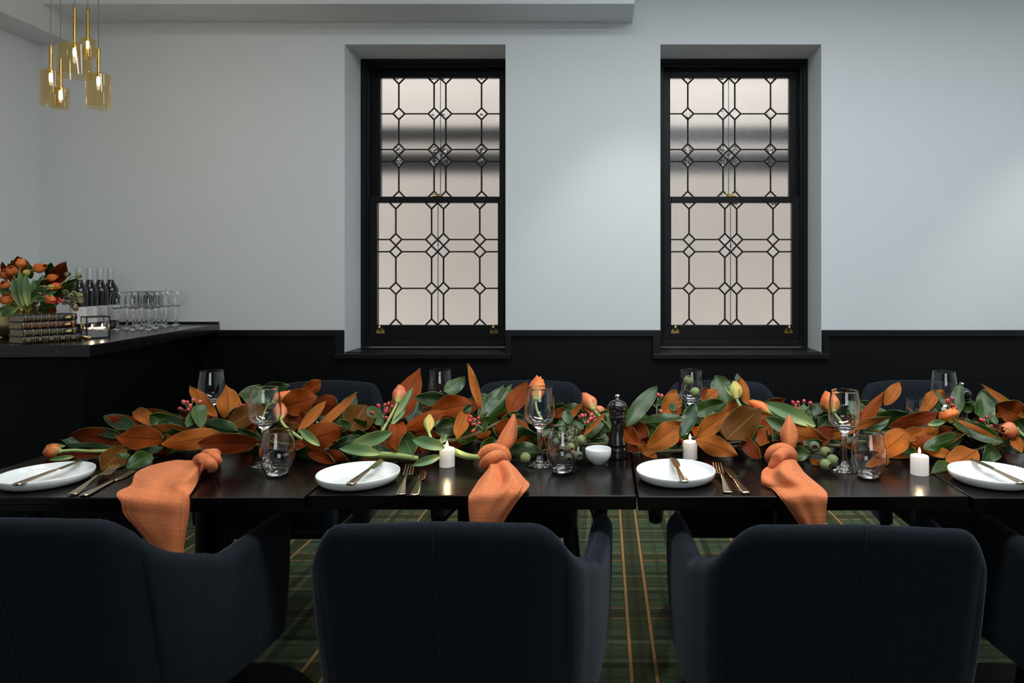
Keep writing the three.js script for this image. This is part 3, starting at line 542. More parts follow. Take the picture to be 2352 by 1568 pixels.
// ================= glassware =================
function glassKit(kind) {
  const root = new THREE.Group(), o = kind === 'wine' ? 1 : 0;
  if (kind === 'wine' || kind === 'bar') {
    const s = kind === 'bar' ? [0.187, 0.036, 0.029, 0.104, 0.135] : [0.2, 0.0395, 0.0325, 0.1, 0.138], [h, R, r, yb, ym] = s, bowl = [];
    for (let i = 0; i <= 22; i++) { const t = i / 22, y = yb + (h - yb) * t, k = (ym - yb) / (h - yb); const rad = t < k ? R * (1 - (1 - t / k) ** 2) ** 0.64 + 0.006 * (1 - t / k) : R + (r - R) * ((t - k) / (1 - k)) ** 1.7; bowl.push([Math.max(0.006, rad), y]); }
    const st = kind === 'bar' ? 0.66 : 1, th = 0.0013, inner = bowl.slice(1).map(([q, y]) => [Math.max(0.0006, q - th), y]).reverse();
    mesh('glass', lathe([[0, 0], [0.035, 0], [0.0358, 0.0012], [0.031, 0.0036], [0.014, 0.0085], [0.0085 * st, 0.016], [0.0066 * st, 0.03], [0.0058 * st, 0.055], [0.0062 * st, 0.078], [0.0088 * st, yb - 0.005], ...bowl.slice(1), [r - 0.0005, h + 0.0007], ...inner, [0, yb + 0.009]], 56), M.glass, root);
  } else {
    const pr = [[0, 0], [0.022, 0], [0.0245, 0.002], [0.032, 0.014], [0.0392, 0.032], [0.0416, 0.048], [0.0408, 0.064], [0.0372, 0.085], [0.0325, 0.1065]];
    const c = new THREE.CatmullRomCurve3(pr.slice(1).map(([r, y]) => V(r, y, 0))).getPoints(30).map((p) => [p.x, p.y]), th = 0.0013;
    mesh('glass', lathe([[0, 0.001], ...c, [0.0319, 0.1072], ...c.slice(4).reverse().map(([r, y]) => [r - th, Math.max(y, 0.0075)]), [0, 0.0065]], 56), M.glass, root);
  }
  return root;
}
const wineKit = glassKit('wine'), tumblerKit = glassKit('tumbler'), barKit = glassKit('bar');
// a kit of one mesh becomes that mesh itself
function glassAt(kit, name, cat, group, pos, label, sc = 1) { const m = kit.children[0].clone(); m.name = numbered(name); m.position.copy(pos); m.scale.setScalar(sc); scene.add(m); tag(m, label, cat, group); return m; }
const onT = (x, d) => V(x, TOP + 0.0006, -d);
[[608, 1.78, 'near wine glass standing behind the leftmost tumbler'], [1240, 1.78, 'near wine glass in front of the orange tulip, left of the gumnuts'], [1940, 1.735, 'near wine glass at right, beside the green gumnuts and a tumbler']].forEach(([px, d, l]) => glassAt(wineKit, 'wine_glass', 'wine glass', 'wine glasses on the table', onT((px - CX) * d / F, d), l));
[[486, 2.107, 'far wine glass at the left end of the garland, behind red berries'], [1011, 2.13, 'far wine glass half hidden behind glossy green leaves under the left window'], [1588, 2.12, 'far wine glass behind two hanging green gumnuts under the right window'], [2168, 2.09, 'far wine glass at right, beside the far pepper mill']].forEach(([px, d, l]) => glassAt(wineKit, 'wine_glass', 'wine glass', 'wine glasses on the table', onT((px - CX) * d / F, d), l, 1.0));
[[637, 1.70, 'near stemless tumbler at left, in front of a wine glass'], [1292, 1.724, 'near stemless tumbler in front of the cluster of gumnuts'], [1995, 1.68, 'near stemless tumbler at right, beside a wine glass and a candle'], [2107, 2.15, 'far stemless tumbler in front of the rightmost far chair']].forEach(([px, d, l]) => glassAt(tumblerKit, 'tumbler', 'tumbler', 'stemless tumblers on the table', onT((px - CX) * d / F, d), l));
{
  const G = [[270.5, 3.405, 'leftmost stemmed glass on the bar, in front of the last bottle'], [291.6, 3.5, 'second stemmed glass from the left on the bar'], [306, 3.405, 'stemmed glass in the front row on the bar, third from the left'], [314, 3.69, 'back row stemmed glass on the bar, furthest left of the back row'], [325, 3.5, 'stemmed glass in the middle row on the bar, left of its centre'], [335.6, 3.78, 'back row stemmed glass on the bar, second from the left of the back row'], [342.6, 3.405, 'rightmost stemmed glass of the front row on the bar'], [349, 3.67, 'back row stemmed glass on the bar, third from the left of the back row'], [358.5, 3.52, 'stemmed glass in the middle row on the bar, right of its centre'], [371, 3.78, 'back row stemmed glass on the bar, close to the wall near the right end'], [381.5, 3.65, 'second stemmed glass from the right on the bar'], [404, 3.73, 'rightmost stemmed glass on the bar, standing apart from the rest']];
  for (const [px, d, l] of G) glassAt(barKit, 'wine_glass', 'wine glass', 'stemmed glasses on the bar', V((px - CX) * d / F, BAR + 0.0005, -d), l);
}
// ================= plates, bowl, mills, candles =================
const plateGeo = lathe([[0, 0.001], [0.068, 0.0], [0.077, 0.001], [0.0855, 0.0048], [0.0915, 0.0105], [0.0945, 0.017], [0.0952, 0.0226], [0.0942, 0.0245], [0.0922, 0.0236], [0.0898, 0.0176], [0.083, 0.0102], [0.07, 0.0065], [0, 0.006]], 72);
[[-1.32, 1.63, 'white rimmed side plate at the far left, cut by the photo edge'], [-0.581, 1.632, 'white rimmed side plate left of the middle napkin'], [0.174, 1.655, 'white rimmed side plate right of the pepper mill'], [0.923, 1.635, 'white rimmed side plate at the far right, cut by the photo edge'], [-0.9, 2.16, 'far white plate hidden behind the left half of the garland'], [-0.015, 2.19, 'far white plate behind the garland near the pepper mill'], [0.86, 2.17, 'far white plate behind the near wine glass at right']].forEach(([x, d, l]) => {
  const m = mesh('side_plate', plateGeo, M.china); m.position.copy(onT(x, d)); tag(m, l, 'plate', 'white side plates');
});
{
  const d = 1.793, m = mesh('dip_bowl', lathe([[0, 0.002], [0.01, 0.002], [0.012, 0], [0.0145, 0.0005], [0.016, 0.004], [0.026, 0.01], [0.0325, 0.02], [0.0345, 0.03], [0.0338, 0.0395], [0.0325, 0.0405], [0.0315, 0.039], [0.032, 0.03], [0.029, 0.018], [0.02, 0.01], [0, 0.007]], 48), M.china);
  m.position.copy(onT((1374 - CX) * d / F, d)); tag(m, 'small round white bowl beside the black pepper mill', 'bowl');
}
function mill(px, d, label) {
  const t = thing('pepper_mill', label, 'pepper mill', onT((px - CX) * d / F, d), 0, 'black pepper mills');
  mesh('body', lathe([[0, 0], [0.0268, 0], [0.0275, 0.003], [0.027, 0.012], [0.0262, 0.0145], [0.0262, 0.016], [0.027, 0.018], [0.0265, 0.026], [0.0235, 0.03], [0.0235, 0.0315], [0.0262, 0.034], [0.0262, 0.039], [0.0245, 0.043], [0.022, 0.052], [0.0185, 0.066], [0.0172, 0.08], [0.0176, 0.092], [0.0198, 0.1], [0.0212, 0.104], [0.0212, 0.106], [0, 0.106]], 48), M.ebony, t);
  mesh('head', lathe([[0, 0.1065], [0.0222, 0.1068], [0.0242, 0.1095], [0.0242, 0.113], [0.0212, 0.1155], [0.0212, 0.117], [0.0245, 0.1195], [0.0238, 0.1235], [0.0222, 0.1255], [0.0255, 0.13], [0.0268, 0.1355], [0.0258, 0.141], [0.021, 0.148], [0.012, 0.153], [0.006, 0.154], [0, 0.154]], 48), M.ebony, t);
  mesh('knob', lathe([[0, 0.1535], [0.0058, 0.1538], [0.0048, 0.156], [0.0034, 0.159], [0.0034, 0.161], [0.0062, 0.1635], [0.0068, 0.166], [0.0058, 0.169], [0, 0.1705]], 28), M.chrome, t);
}
mill(1418, 1.857, 'near black turned pepper mill with a chrome knob, beside the white bowl');
mill(2209, 2.07, 'far black pepper mill half hidden by leaves at the right');
[[1027, 1.768, 0.0195, 0.0465, 'lit white candle left of the middle napkin'], [1585, 1.841, 0.0192, 0.0475, 'lit white candle behind the third plate'], [2112, 1.695, 0.0212, 0.047, 'lit white candle between the right tumbler and the last plate']].forEach(([px, d, r, h, l]) => {
  const t = thing('pillar_candle', l, 'candle', onT((px - CX) * d / F, d), 0, 'lit pillar candles on the table');
  mesh('wax', lathe([[0, 0], [r - 0.001, 0], [r, 0.001], [r, h - 0.003], [r - 0.0012, h - 0.0006], [r - 0.003, h], [r * 0.5, h - 0.0016], [0, h - 0.002]], 40), M.wax, t);
  mesh('wick', taper([V(0, h - 0.003, 0), V(0, h + 0.004, 0), V(0.001, h + 0.0075, 0)], [0.0008, 0.0008, 0.0006], 5, 6), M.wick, t);
  mesh('flame', lathe([[0, h + 0.004], [0.0026, h + 0.006], [0.0035, h + 0.009], [0.0028, h + 0.013], [0.0012, h + 0.0175], [0, h + 0.02]], 16), M.flame, t);
  const pl = new THREE.PointLight(lin(1, 0.72, 0.4), L.candle); pl.position.copy(t.position).add(V(0, h + 0.011, 0)); pl.castShadow = true; pl.shadow.radius = 0.15; scene.add(pl);
});
// ================= cutlery =================
function lay(o, A, B) { const x = B.clone().sub(A).normalize(), z = x.clone().cross(V(0, 1, 0)).normalize(), y = z.clone().cross(x); o.matrixAutoUpdate = true; o.position.copy(A); o.quaternion.setFromRotationMatrix(new THREE.Matrix4().makeBasis(x, y, z)); }
const knifeHandle = loft([[0, 0.0078, 0.0026], [0.004, 0.0098, 0.0034], [0.03, 0.0092, 0.003], [0.07, 0.0066, 0.0027], [0.105, 0.0052, 0.0026], [0.118, 0.0048, 0.0024]], 14);
const knifeBlade = loft([[0.117, 0.0047, 0.0016], [0.124, 0.006, 0.0012, 0, 0.0014], [0.128, 0.0088, 0.0009, 0, 0.003], [0.16, 0.0092, 0.0008, 0, 0.0028], [0.19, 0.0088, 0.0007, 0, 0.002], [0.204, 0.0066, 0.0006, 0, -0.0002], [0.212, 0.0026, 0.0005, 0, -0.004]], 12, 2.2);
const forkHandle = loft([[0, 0.0088, 0.0016, 0.001], [0.004, 0.0102, 0.002, 0.001], [0.035, 0.0082, 0.0019, 0.003], [0.08, 0.0038, 0.0018, 0.008], [0.11, 0.003, 0.002, 0.011], [0.128, 0.0056, 0.0016, 0.0085], [0.138, 0.0112, 0.0011, 0.0055], [0.15, 0.0118, 0.001, 0.0042]], 14);
const tine = (k) => loft([[0.148, 0.0022, 0.001, 0.0043, k * 0.0078], [0.17, 0.0018, 0.0009, 0.0058, k * 0.0074], [0.19, 0.0015, 0.0008, 0.0105, k * 0.0072], [0.2, 0.0009, 0.0006, 0.0145, k * 0.007]], 8);
const tines = [-1.35, -0.45, 0.45, 1.35].map(tine);
function knife(A, B, label, group) { const t = thing('table_knife', label, 'knife', V(0, 0, 0), 0, group); mesh('handle', knifeHandle, M.cutlery, t); mesh('blade', knifeBlade, M.cutlery, t); lay(t, A, B); }
function fork(A, B, label) { const t = thing('table_fork', label, 'fork', V(0, 0, 0), 0, 'brass toned forks'); mesh('handle', forkHandle, M.cutlery, t); tines.forEach((g) => mesh('tine', g, M.cutlery, t)); lay(t, A, B); }
const RIM = 0.0275;
knife(onTable(36, 1113, RIM), onTable(188, 1056, RIM), 'brass toned knife resting across the leftmost plate', 'knives on the side plates');
knife(onTable(803, 1112, RIM), onTable(884, 1049, RIM), 'brass toned knife resting across the second plate from the left', 'knives on the side plates');
knife(onTable(1573, 1106, RIM), onTable(1542, 1047, RIM), 'brass toned knife resting across the plate beside the pepper mill', 'knives on the side plates');
knife(onTable(2350, 1110, RIM), onTable(2230, 1053, RIM), 'brass toned knife resting across the rightmost plate', 'knives on the side plates');
const CT = 0.0024;
fork(onTable(165, 1136, CT), onTable(292, 1064, CT), 'brass toned fork between the leftmost plate and the first napkin');
fork(onTable(920, 1136, CT), onTable(946, 1068, CT), 'brass toned fork left of the candle in front of the middle napkin');
fork(onTable(1672, 1131, CT), onTable(1641, 1062, CT), 'brass toned fork between the third plate and the third napkin');
fork(onTable(2400, 1133, CT), onTable(2325, 1066, CT), 'brass toned fork at the right edge behind the last plate');
knife(onTable(190, 1138, CT + 0.001), onTable(309, 1079, CT), 'brass toned knife on the table beside the leftmost fork', 'knives laid on the table');
knife(onTable(952, 1137, CT + 0.001), onTable(974, 1072, CT), 'brass toned knife on the table beside the fork near the candle', 'knives laid on the table');
knife(onTable(1714, 1132, CT + 0.001), onTable(1661, 1067, CT), 'brass toned knife on the table left of the third napkin', 'knives laid on the table');

// ================= pendant lamps =================
[['leftmost amber glass pendant, a tall cylinder', 116.5, 2.72, 44, 162, 243, 103], ['lowest and smallest amber glass pendant at the front of the cluster', 139, 2.6, 38, 202, 250, 131], ['widest amber glass pendant in the middle of the cluster', 171, 2.86, 74, 105, 176, 12], ['uppermost amber glass pendant at the back of the cluster', 201.5, 3.03, 36, 89, 133, 17], ['rightmost amber glass pendant, a tall cylinder', 226, 2.62, 52, 170, 248, 108]].forEach(([label, px, d, wpx, yt, yb, yn]) => {
  const X = (px - CX) * d / F, Y = (py) => EYE - (py - CY) * d / F, top = Y(yt), bot = Y(yb), neck = Y(yn), R = wpx * 0.93 * d / F / 2;
  const t = thing('pendant_lamp', label, 'pendant lamp', V(X, bot, -d), 0, 'amber glass pendants'), H = top - bot, nh = neck - bot;
  mesh('shade', lathe([[R, 0], [R, H - 0.006], [R - 0.006, H], [0.014, H + 0.002], [0.0075, H + 0.008], [0.0075, nh]], 48), M.amber, t);
  mesh('rod', new THREE.CylinderGeometry(0.0038, 0.0038, nh - H - 0.012, 12).translate(0, (nh + H) / 2 - 0.003, 0), M.brass, t);
  mesh('bulb_holder', new THREE.CylinderGeometry(0.0062, 0.0062, 0.014, 16).translate(0, H - 0.004, 0), M.brass, t);
  mesh('bulb', lathe([[0, -0.036], [0.003, -0.035], [0.0052, -0.03], [0.0058, -0.02], [0.0056, -0.008], [0.004, 0], [0, 0]], 16).translate(0, H - 0.01, 0), M.bulb, t);
  mesh('cord', taper([V(0, nh - 0.02, 0), V(0.001, (nh + CEIL - bot) / 2, 0), V(0, CEIL - bot, 0)], [0.0013, 0.0013], 8, 6), M.cord, t);
  const l = new THREE.PointLight(lin(1, 0.78, 0.5), L.pendant); l.position.set(X, top - 0.028, -d); l.castShadow = true; l.shadow.radius = 0.25; scene.add(l);
});
tag(mesh('ceiling_rose', lathe([[0, -0.024], [0.285, -0.024], [0.29, -0.02], [0.29, 0], [0, 0]], 48).translate(-2.1, CEIL, -2.8), M.brassDull), 'round ceiling plate carrying the cords of the pendants', 'ceiling rose');

// ================= tied napkins =================
const EDGE_D = 1.5;
const nk = (px, py, h, hang) => hang ? P(px, py, hang) : onTable(px, py, h);
function napkin(label, skirts, knot, ear) {
  const t = thing('linen_napkin', label, 'napkin', knot.c.clone(), 0, 'orange linen napkins tied in a knot');
  const add = (name, g) => mesh(name, local(g, t), M.napkin, t);
  skirts.forEach((s) => add('drape', cloth(s.rows, 72, 56, 0.0022, (u, v) => (s.wave ? s.wave(u, v) : 0) - 0.0008 * Math.exp(-(((u - 0.925) / 0.012) ** 2)) - 0.0006 * Math.exp(-(((u - 0.075) / 0.012) ** 2)))));
  add('tail', cloth(ear.rows, 16, 22, 0.0022, ear.wave));
  knot.bands.forEach(([pts, radii]) => add('knot_band', taper(pts, radii, 40, 14)));
}
{ // middle napkin
  const c = nk(1134, 1046, 0.03);
  const K = (px, py, h, dz = 0) => onTable(px, py, h).add(V(0, 0, -dz));
  const rows = [
    [K(1118, 1058, 0.03), K(1126, 1056, 0.04), K(1138, 1055, 0.043), K(1150, 1054, 0.04), K(1163, 1055, 0.03)],
    [K(1118, 1078, 0.018), K(1130, 1076, 0.036), K(1146, 1080, 0.026), K(1164, 1070, 0.04), K(1181, 1073, 0.026)],
    [K(1097, 1106, 0.008), K(1124, 1096, 0.03), K(1149, 1110, 0.014), K(1174, 1098, 0.034), K(1200, 1096, 0.018)],
    [K(1082, 1129, 0.005), K(1112, 1118, 0.018), K(1142, 1124, 0.014), K(1172, 1116, 0.024), K(1203, 1106, 0.014)],
    [P(1076, 1143, 1.508), P(1106, 1138, 1.505), P(1136, 1137, 1.503), P(1164, 1132, 1.505), P(1195, 1127, 1.512)],
    [P(1076, 1165, 1.503), P(1100, 1164, 1.5), P(1126, 1163, 1.498), P(1148, 1162, 1.5), P(1170, 1158, 1.505)],
    [P(1079, 1200, 1.5), P(1096, 1200, 1.496), P(1112, 1200, 1.495), P(1128, 1200, 1.498), P(1143, 1200, 1.503)],
    [P(1081, 1238, 1.498), P(1090, 1238, 1.495), P(1100, 1239, 1.494), P(1110, 1240, 1.496), P(1120, 1240, 1.5)],
  ];
  const under = rows.map((r, i) => r.map((p, j) => p.clone().add(V(0.005 + (i > 2 ? 0.007 * j / 4 : 0), i < 4 ? 0.0065 : -0.001, i < 4 ? 0.001 : -0.007))));
  under.forEach((r, i) => { if (i < 4) r.forEach((p, j) => { p.y -= 0.0105; p.y = Math.max(p.y, TOP + 0.0025); }); });
  napkin('orange linen napkin tied in a knot beside the middle candle, draped over the table edge', [{ rows, wave: (u, v) => 0.0016 * Math.sin(u * 15 + v * 4) * q01(v, 0.15, 0.4) * (1 - q01(v, 0.6, 0.9)) }, { rows: under }], {
    c, bands: [
      [[K(1110, 1066, 0.012), K(1108, 1050, 0.03), K(1118, 1037, 0.045), K(1138, 1033, 0.05), K(1156, 1040, 0.044), K(1163, 1054, 0.026), K(1160, 1066, 0.012)], [0.007, 0.014, 0.0165, 0.017, 0.0165, 0.013, 0.007]],
      [[K(1164, 1062, 0.02), K(1152, 1048, 0.045), K(1138, 1046, 0.055), K(1122, 1055, 0.047), K(1112, 1068, 0.026), K(1118, 1074, 0.012)], [0.007, 0.012, 0.0135, 0.013, 0.012, 0.006]]]
  }, { rows: [
    [P(1145, 1034, 1.775), P(1151, 1035, 1.755), P(1158, 1036, 1.75), P(1165, 1036, 1.755), P(1170, 1032, 1.775)],
    [P(1141, 1021, 1.79), P(1151, 1020, 1.76), P(1163, 1019, 1.752), P(1175, 1017, 1.76), P(1184, 1014, 1.79)],
    [P(1149, 999, 1.805), P(1158, 997, 1.775), P(1168, 994, 1.766), P(1180, 991, 1.775), P(1188, 987, 1.805)],
    [P(1164, 975, 1.815), P(1170, 973, 1.79), P(1175, 972, 1.785), P(1181, 970, 1.79), P(1186, 967, 1.815)],
    [P(1178, 951, 1.82), P(1179, 951, 1.815), P(1180, 951, 1.814), P(1181, 951, 1.815), P(1182, 951, 1.82)]] });
}
{ // right napkin
  const K = (px, py, h) => onTable(px, py, h), c = K(1795, 1046, 0.03);
  const rows = [
    [K(1772, 1054, 0.03), K(1784, 1054, 0.042), K(1796, 1053, 0.046), K(1810, 1052, 0.042), K(1824, 1052, 0.03)],
    [K(1768, 1067, 0.026), K(1782, 1074, 0.03), K(1800, 1066, 0.045), K(1818, 1066, 0.042), K(1836, 1070, 0.022)],
    [K(1749, 1086, 0.024), K(1770, 1092, 0.016), K(1796, 1081, 0.044), K(1822, 1081, 0.04), K(1848, 1086, 0.012)],
    [K(1751, 1105, 0.008), K(1782, 1108, 0.016), K(1812, 1098, 0.034), K(1844, 1100, 0.03), K(1874, 1110, 0.008)],
    [K(1776, 1120, 0.004), K(1808, 1122, 0.012), K(1836, 1118, 0.02), K(1866, 1120, 0.018), K(1896, 1130, 0.006)],
    [P(1798, 1143, 1.505), P(1824, 1140, 1.5), P(1850, 1138, 1.498), P(1875, 1139, 1.5), P(1900, 1142, 1.506)],
    [P(1822, 1175, 1.502), P(1842, 1174, 1.497), P(1861, 1173, 1.496), P(1880, 1173, 1.498), P(1897, 1174, 1.503)],
    [P(1847, 1214, 1.5), P(1859, 1214, 1.496), P(1871, 1214, 1.495), P(1883, 1214, 1.496), P(1893, 1214, 1.5)],
    [P(1862, 1248, 1.498), P(1870, 1248, 1.495), P(1877, 1248, 1.494), P(1884, 1248, 1.495), P(1890, 1248, 1.498)]];
  const under = rows.map((r, i) => r.map((p, j) => { const q = p.clone().add(V(i > 3 ? -0.004 : 0, i < 5 ? -0.006 : -0.002, i < 5 ? -0.002 : -0.006)); if (i < 5) q.y = Math.max(q.y, TOP + 0.0025); return q; }));
  napkin('orange linen napkin tied in a knot left of the right wine glass', [{ rows, wave: (u, v) => 0.0014 * Math.sin(u * 13 - v * 5) * q01(v, 0.2, 0.4) }, { rows: under }], {
    c, bands: [
      [[K(1771, 1064, 0.014), K(1768, 1050, 0.03), K(1776, 1038, 0.045), K(1794, 1032, 0.052), K(1812, 1038, 0.046), K(1822, 1052, 0.028), K(1820, 1064, 0.014)], [0.007, 0.014, 0.0165, 0.017, 0.016, 0.0125, 0.007]],
      [[K(1824, 1056, 0.024), K(1810, 1042, 0.05), K(1796, 1042, 0.058), K(1784, 1054, 0.05), K(1774, 1070, 0.03), K(1770, 1078, 0.02)], [0.007, 0.012, 0.0145, 0.0145, 0.011, 0.005]]]
  }, { rows: [
    [P(1800, 1034, 1.785), P(1806, 1035, 1.762), P(1812, 1036, 1.757), P(1818, 1036, 1.762), P(1823, 1034, 1.785)],
    [P(1796, 1016, 1.8), P(1804, 1016, 1.768), P(1814, 1016, 1.76), P(1824, 1015, 1.768), P(1830, 1014, 1.8)],
    [P(1792, 995, 1.812), P(1802, 994, 1.78), P(1812, 993, 1.771), P(1823, 993, 1.78), P(1832, 995, 1.812)],
    [P(1801, 972, 1.82), P(1807, 971, 1.796), P(1812, 970, 1.79), P(1818, 971, 1.796), P(1824, 973, 1.82)],
    [P(1810, 954, 1.824), P(1811, 954, 1.819), P(1812, 954, 1.818), P(1813, 954, 1.819), P(1814, 955, 1.824)]] });
}
{ // left napkin with the pleats, its knot pointing away
  const K = (px, py, h) => onTable(px, py, h), c = K(472, 1058, 0.028);
  const rows = [
    [K(436, 1060, 0.024), K(444, 1058, 0.036), K(452, 1060, 0.042), K(460, 1064, 0.04), K(466, 1070, 0.026)],
    [K(402, 1059, 0.018), K(418, 1066, 0.026), K(432, 1072, 0.034), K(446, 1080, 0.038), K(458, 1088, 0.016)],
    [K(352, 1070, 0.012), K(378, 1080, 0.024), K(402, 1090, 0.028), K(428, 1101, 0.03), K(449, 1111, 0.01)],
    [K(316, 1086, 0.01), K(346, 1096, 0.018), K(376, 1106, 0.02), K(408, 1116, 0.02), K(440, 1127, 0.008)],
    [K(302, 1116, 0.006), K(334, 1120, 0.012), K(366, 1125, 0.012), K(402, 1130, 0.01), K(434, 1137, 0.006)],
    [P(279, 1141, 1.5), P(318, 1147, 1.5), P(356, 1151, 1.498), P(394, 1155, 1.5), P(431, 1158, 1.506)],
    [P(282, 1175, 1.498), P(320, 1180, 1.496), P(356, 1184, 1.494), P(392, 1187, 1.497), P(428, 1190, 1.504)],
    [P(312, 1212, 1.495), P(340, 1217, 1.492), P(368, 1221, 1.491), P(397, 1224, 1.494), P(422, 1227, 1.502)],
    [P(345, 1252, 1.492), P(364, 1256, 1.49), P(382, 1260, 1.489), P(400, 1264, 1.492), P(416, 1268, 1.5)],
    [P(372, 1285, 1.49), P(383, 1288, 1.488), P(393, 1291, 1.488), P(403, 1294, 1.49), P(412, 1297, 1.495)]];
  const layer = (k) => rows.map((r, i) => r.map((p, j) => { const e = 1 - j / 4, q = p.clone().add(V(-0.008 * k * e * (i < 6 ? 1 : -0.6), (i < 5 ? -0.002 : 0) * k, (i < 5 ? -0.011 * e : -0.004) * k)); if (i < 5) q.y = Math.max(q.y, TOP + 0.002); return q; }));
  napkin('orange linen napkin with fanned pleats at left', [{ rows, wave: (u, v) => 0.0016 * Math.sin(u * 12 + v * 3) * (1 - q01(v, 0.55, 0.9)) }, { rows: layer(1) }, { rows: layer(2) }], {
    c, bands: [
      [[K(444, 1076, 0.016), K(456, 1068, 0.028), K(472, 1058, 0.033), K(488, 1047, 0.031), K(500, 1038, 0.028)], [0.01, 0.0185, 0.0215, 0.0195, 0.009]],
      [[K(446, 1062, 0.022), K(455, 1053, 0.045), K(470, 1054, 0.0575), K(483, 1064, 0.046), K(488, 1074, 0.024), K(482, 1080, 0.012)], [0.006, 0.0105, 0.0125, 0.0125, 0.011, 0.006]],
      [[K(464, 1044, 0.03), K(474, 1040, 0.05), K(488, 1044, 0.0545), K(499, 1056, 0.04), K(501, 1068, 0.018)], [0.006, 0.0095, 0.011, 0.0105, 0.006]]]
  }, { rows: [
    [P(472, 1046, 1.79), P(474, 1043, 1.78), P(477, 1041, 1.775), P(480, 1039, 1.778), P(483, 1038, 1.79)],
    [P(484, 1045, 1.83), P(486, 1040, 1.82), P(489, 1036, 1.815), P(492, 1033, 1.82), P(494, 1031, 1.83)],
    [P(496, 1044, 1.87), P(498, 1039, 1.86), P(501, 1035, 1.857), P(504, 1032, 1.86), P(506, 1030, 1.87)],
    [P(503, 1041, 1.89), P(504, 1038, 1.887), P(506, 1035, 1.886), P(507, 1033, 1.887), P(508, 1032, 1.89)]] });
}

// ================= garland =================
const depthAt = (py) => 1.80 + Math.min(0.3, Math.max(-0.03, (1040 - py) * 0.0016));
function gp(px, py, dz = 0) { let d = depthAt(py) + dz; const h = EYE - (py - CY) * d / F; if (h < TOP + 0.006) d = F * (EYE - TOP - 0.006) / (py - CY); return P(px, py, d); }
const LEAFW = (t) => Math.sin(Math.PI * Math.min(1, t) ** 0.92) ** 0.66 * (1 - 0.3 * q01(t, 0.8, 1));
function leafParts(b, tp, half, o) { // o: roll, fold, curl, wave; returns front (facing the viewer), back and rim surfaces
  const ax = tp.clone().sub(b), len = ax.length(), a = ax.clone().normalize(), mid = b.clone().add(tp).multiplyScalar(0.5), v = V(0, EYE, 0).sub(mid).normalize();
  const n = v.addScaledVector(a, -v.dot(a)).normalize(), s = a.clone().cross(n);
  n.applyAxisAngle(a, o.roll); s.applyAxisAngle(a, o.roll);
  const NT = 16, NU = 8, T = 0.0005, rows = [];
  for (let i = 0; i <= NT; i++) {
    const t = i / NT, row = [], w = i === 0 ? 0.05 : Math.max(0.02, LEAFW(t)), tw = (o.twist ?? 0) * (t - 0.4), cs = Math.cos(tw), sn = Math.sin(tw);
    for (let j = 0; j <= NU; j++) {
      const u = j / NU * 2 - 1, au = Math.abs(u);
      const p = b.clone().addScaledVector(a, len * t).addScaledVector(s, u * half * w * cs).addScaledVector(n, u * half * w * sn)
        .addScaledVector(n, o.curl * len * 4 * t * (1 - t) + o.tip * len * t * t + o.fold * au ** 1.4 * half * w + o.wave * half * au * au * Math.sin(t * 9 + (u > 0 ? 0 : 2.1) + o.ph));
      const lim = TOP + 0.003; if (p.y < lim) p.y = lim;
      row.push(p);
    }
    rows.push(row);
  }
  const nm = gridGeo(rows).attributes.normal, top = [], bot = []; // the two faces lie to either side of the surface
  for (let i = 0; i <= NT; i++) { top.push([]); bot.push([]); for (let j = 0; j <= NU; j++) { const q = V(nm.getX(i * (NU + 1) + j), nm.getY(i * (NU + 1) + j), nm.getZ(i * (NU + 1) + j)); const k = q.dot(n) < 0 ? -1 : 1; q.multiplyScalar(k); top[i].push(rows[i][j].clone().addScaledVector(q, T)); bot[i].push(rows[i][j].clone().addScaledVector(q, -T)); } }
  const e = [[], []], put = (i, j) => { e[0].push(top[i][j]); e[1].push(bot[i][j]); };
  for (let i = 0; i <= NT; i++) put(i, 0); for (let i = NT; i >= 0; i--) put(i, NU);
  const uvf = (i, j) => [j / NU, i / NT];
  return [gridGeo(top.map((r) => r.slice().reverse()), (i, j) => uvf(i, NU - j)), gridGeo(bot, uvf), gridGeo(e, (i, j) => [0.985, j / (2 * NT)])];
}
function addLeaf(parent, b, tp, half, side, o = {}) {
  const q = { roll: rnd(-0.25, 0.25), fold: rnd(0.08, 0.42) * (rnd() < 0.75 ? 1 : -1), curl: rnd(-0.09, 0.09), tip: rnd(-0.09, 0.08), wave: rnd(0.12, 0.34), twist: rnd(-0.9, 0.9), ph: rnd(0, 6), ...o };
  const [f, k, e] = leafParts(b, tp, half, q), g = mergeGeometries([f, k, e], true);
  const br = M.brown[q.tone ?? Math.floor(rnd(0, 3))], gr = M.green[q.gtone ?? Math.floor(rnd(0, 2))];
  mesh('leaf', local(g, parent), side === 'B' ? [br, gr, gr] : [gr, br, gr], parent);
}
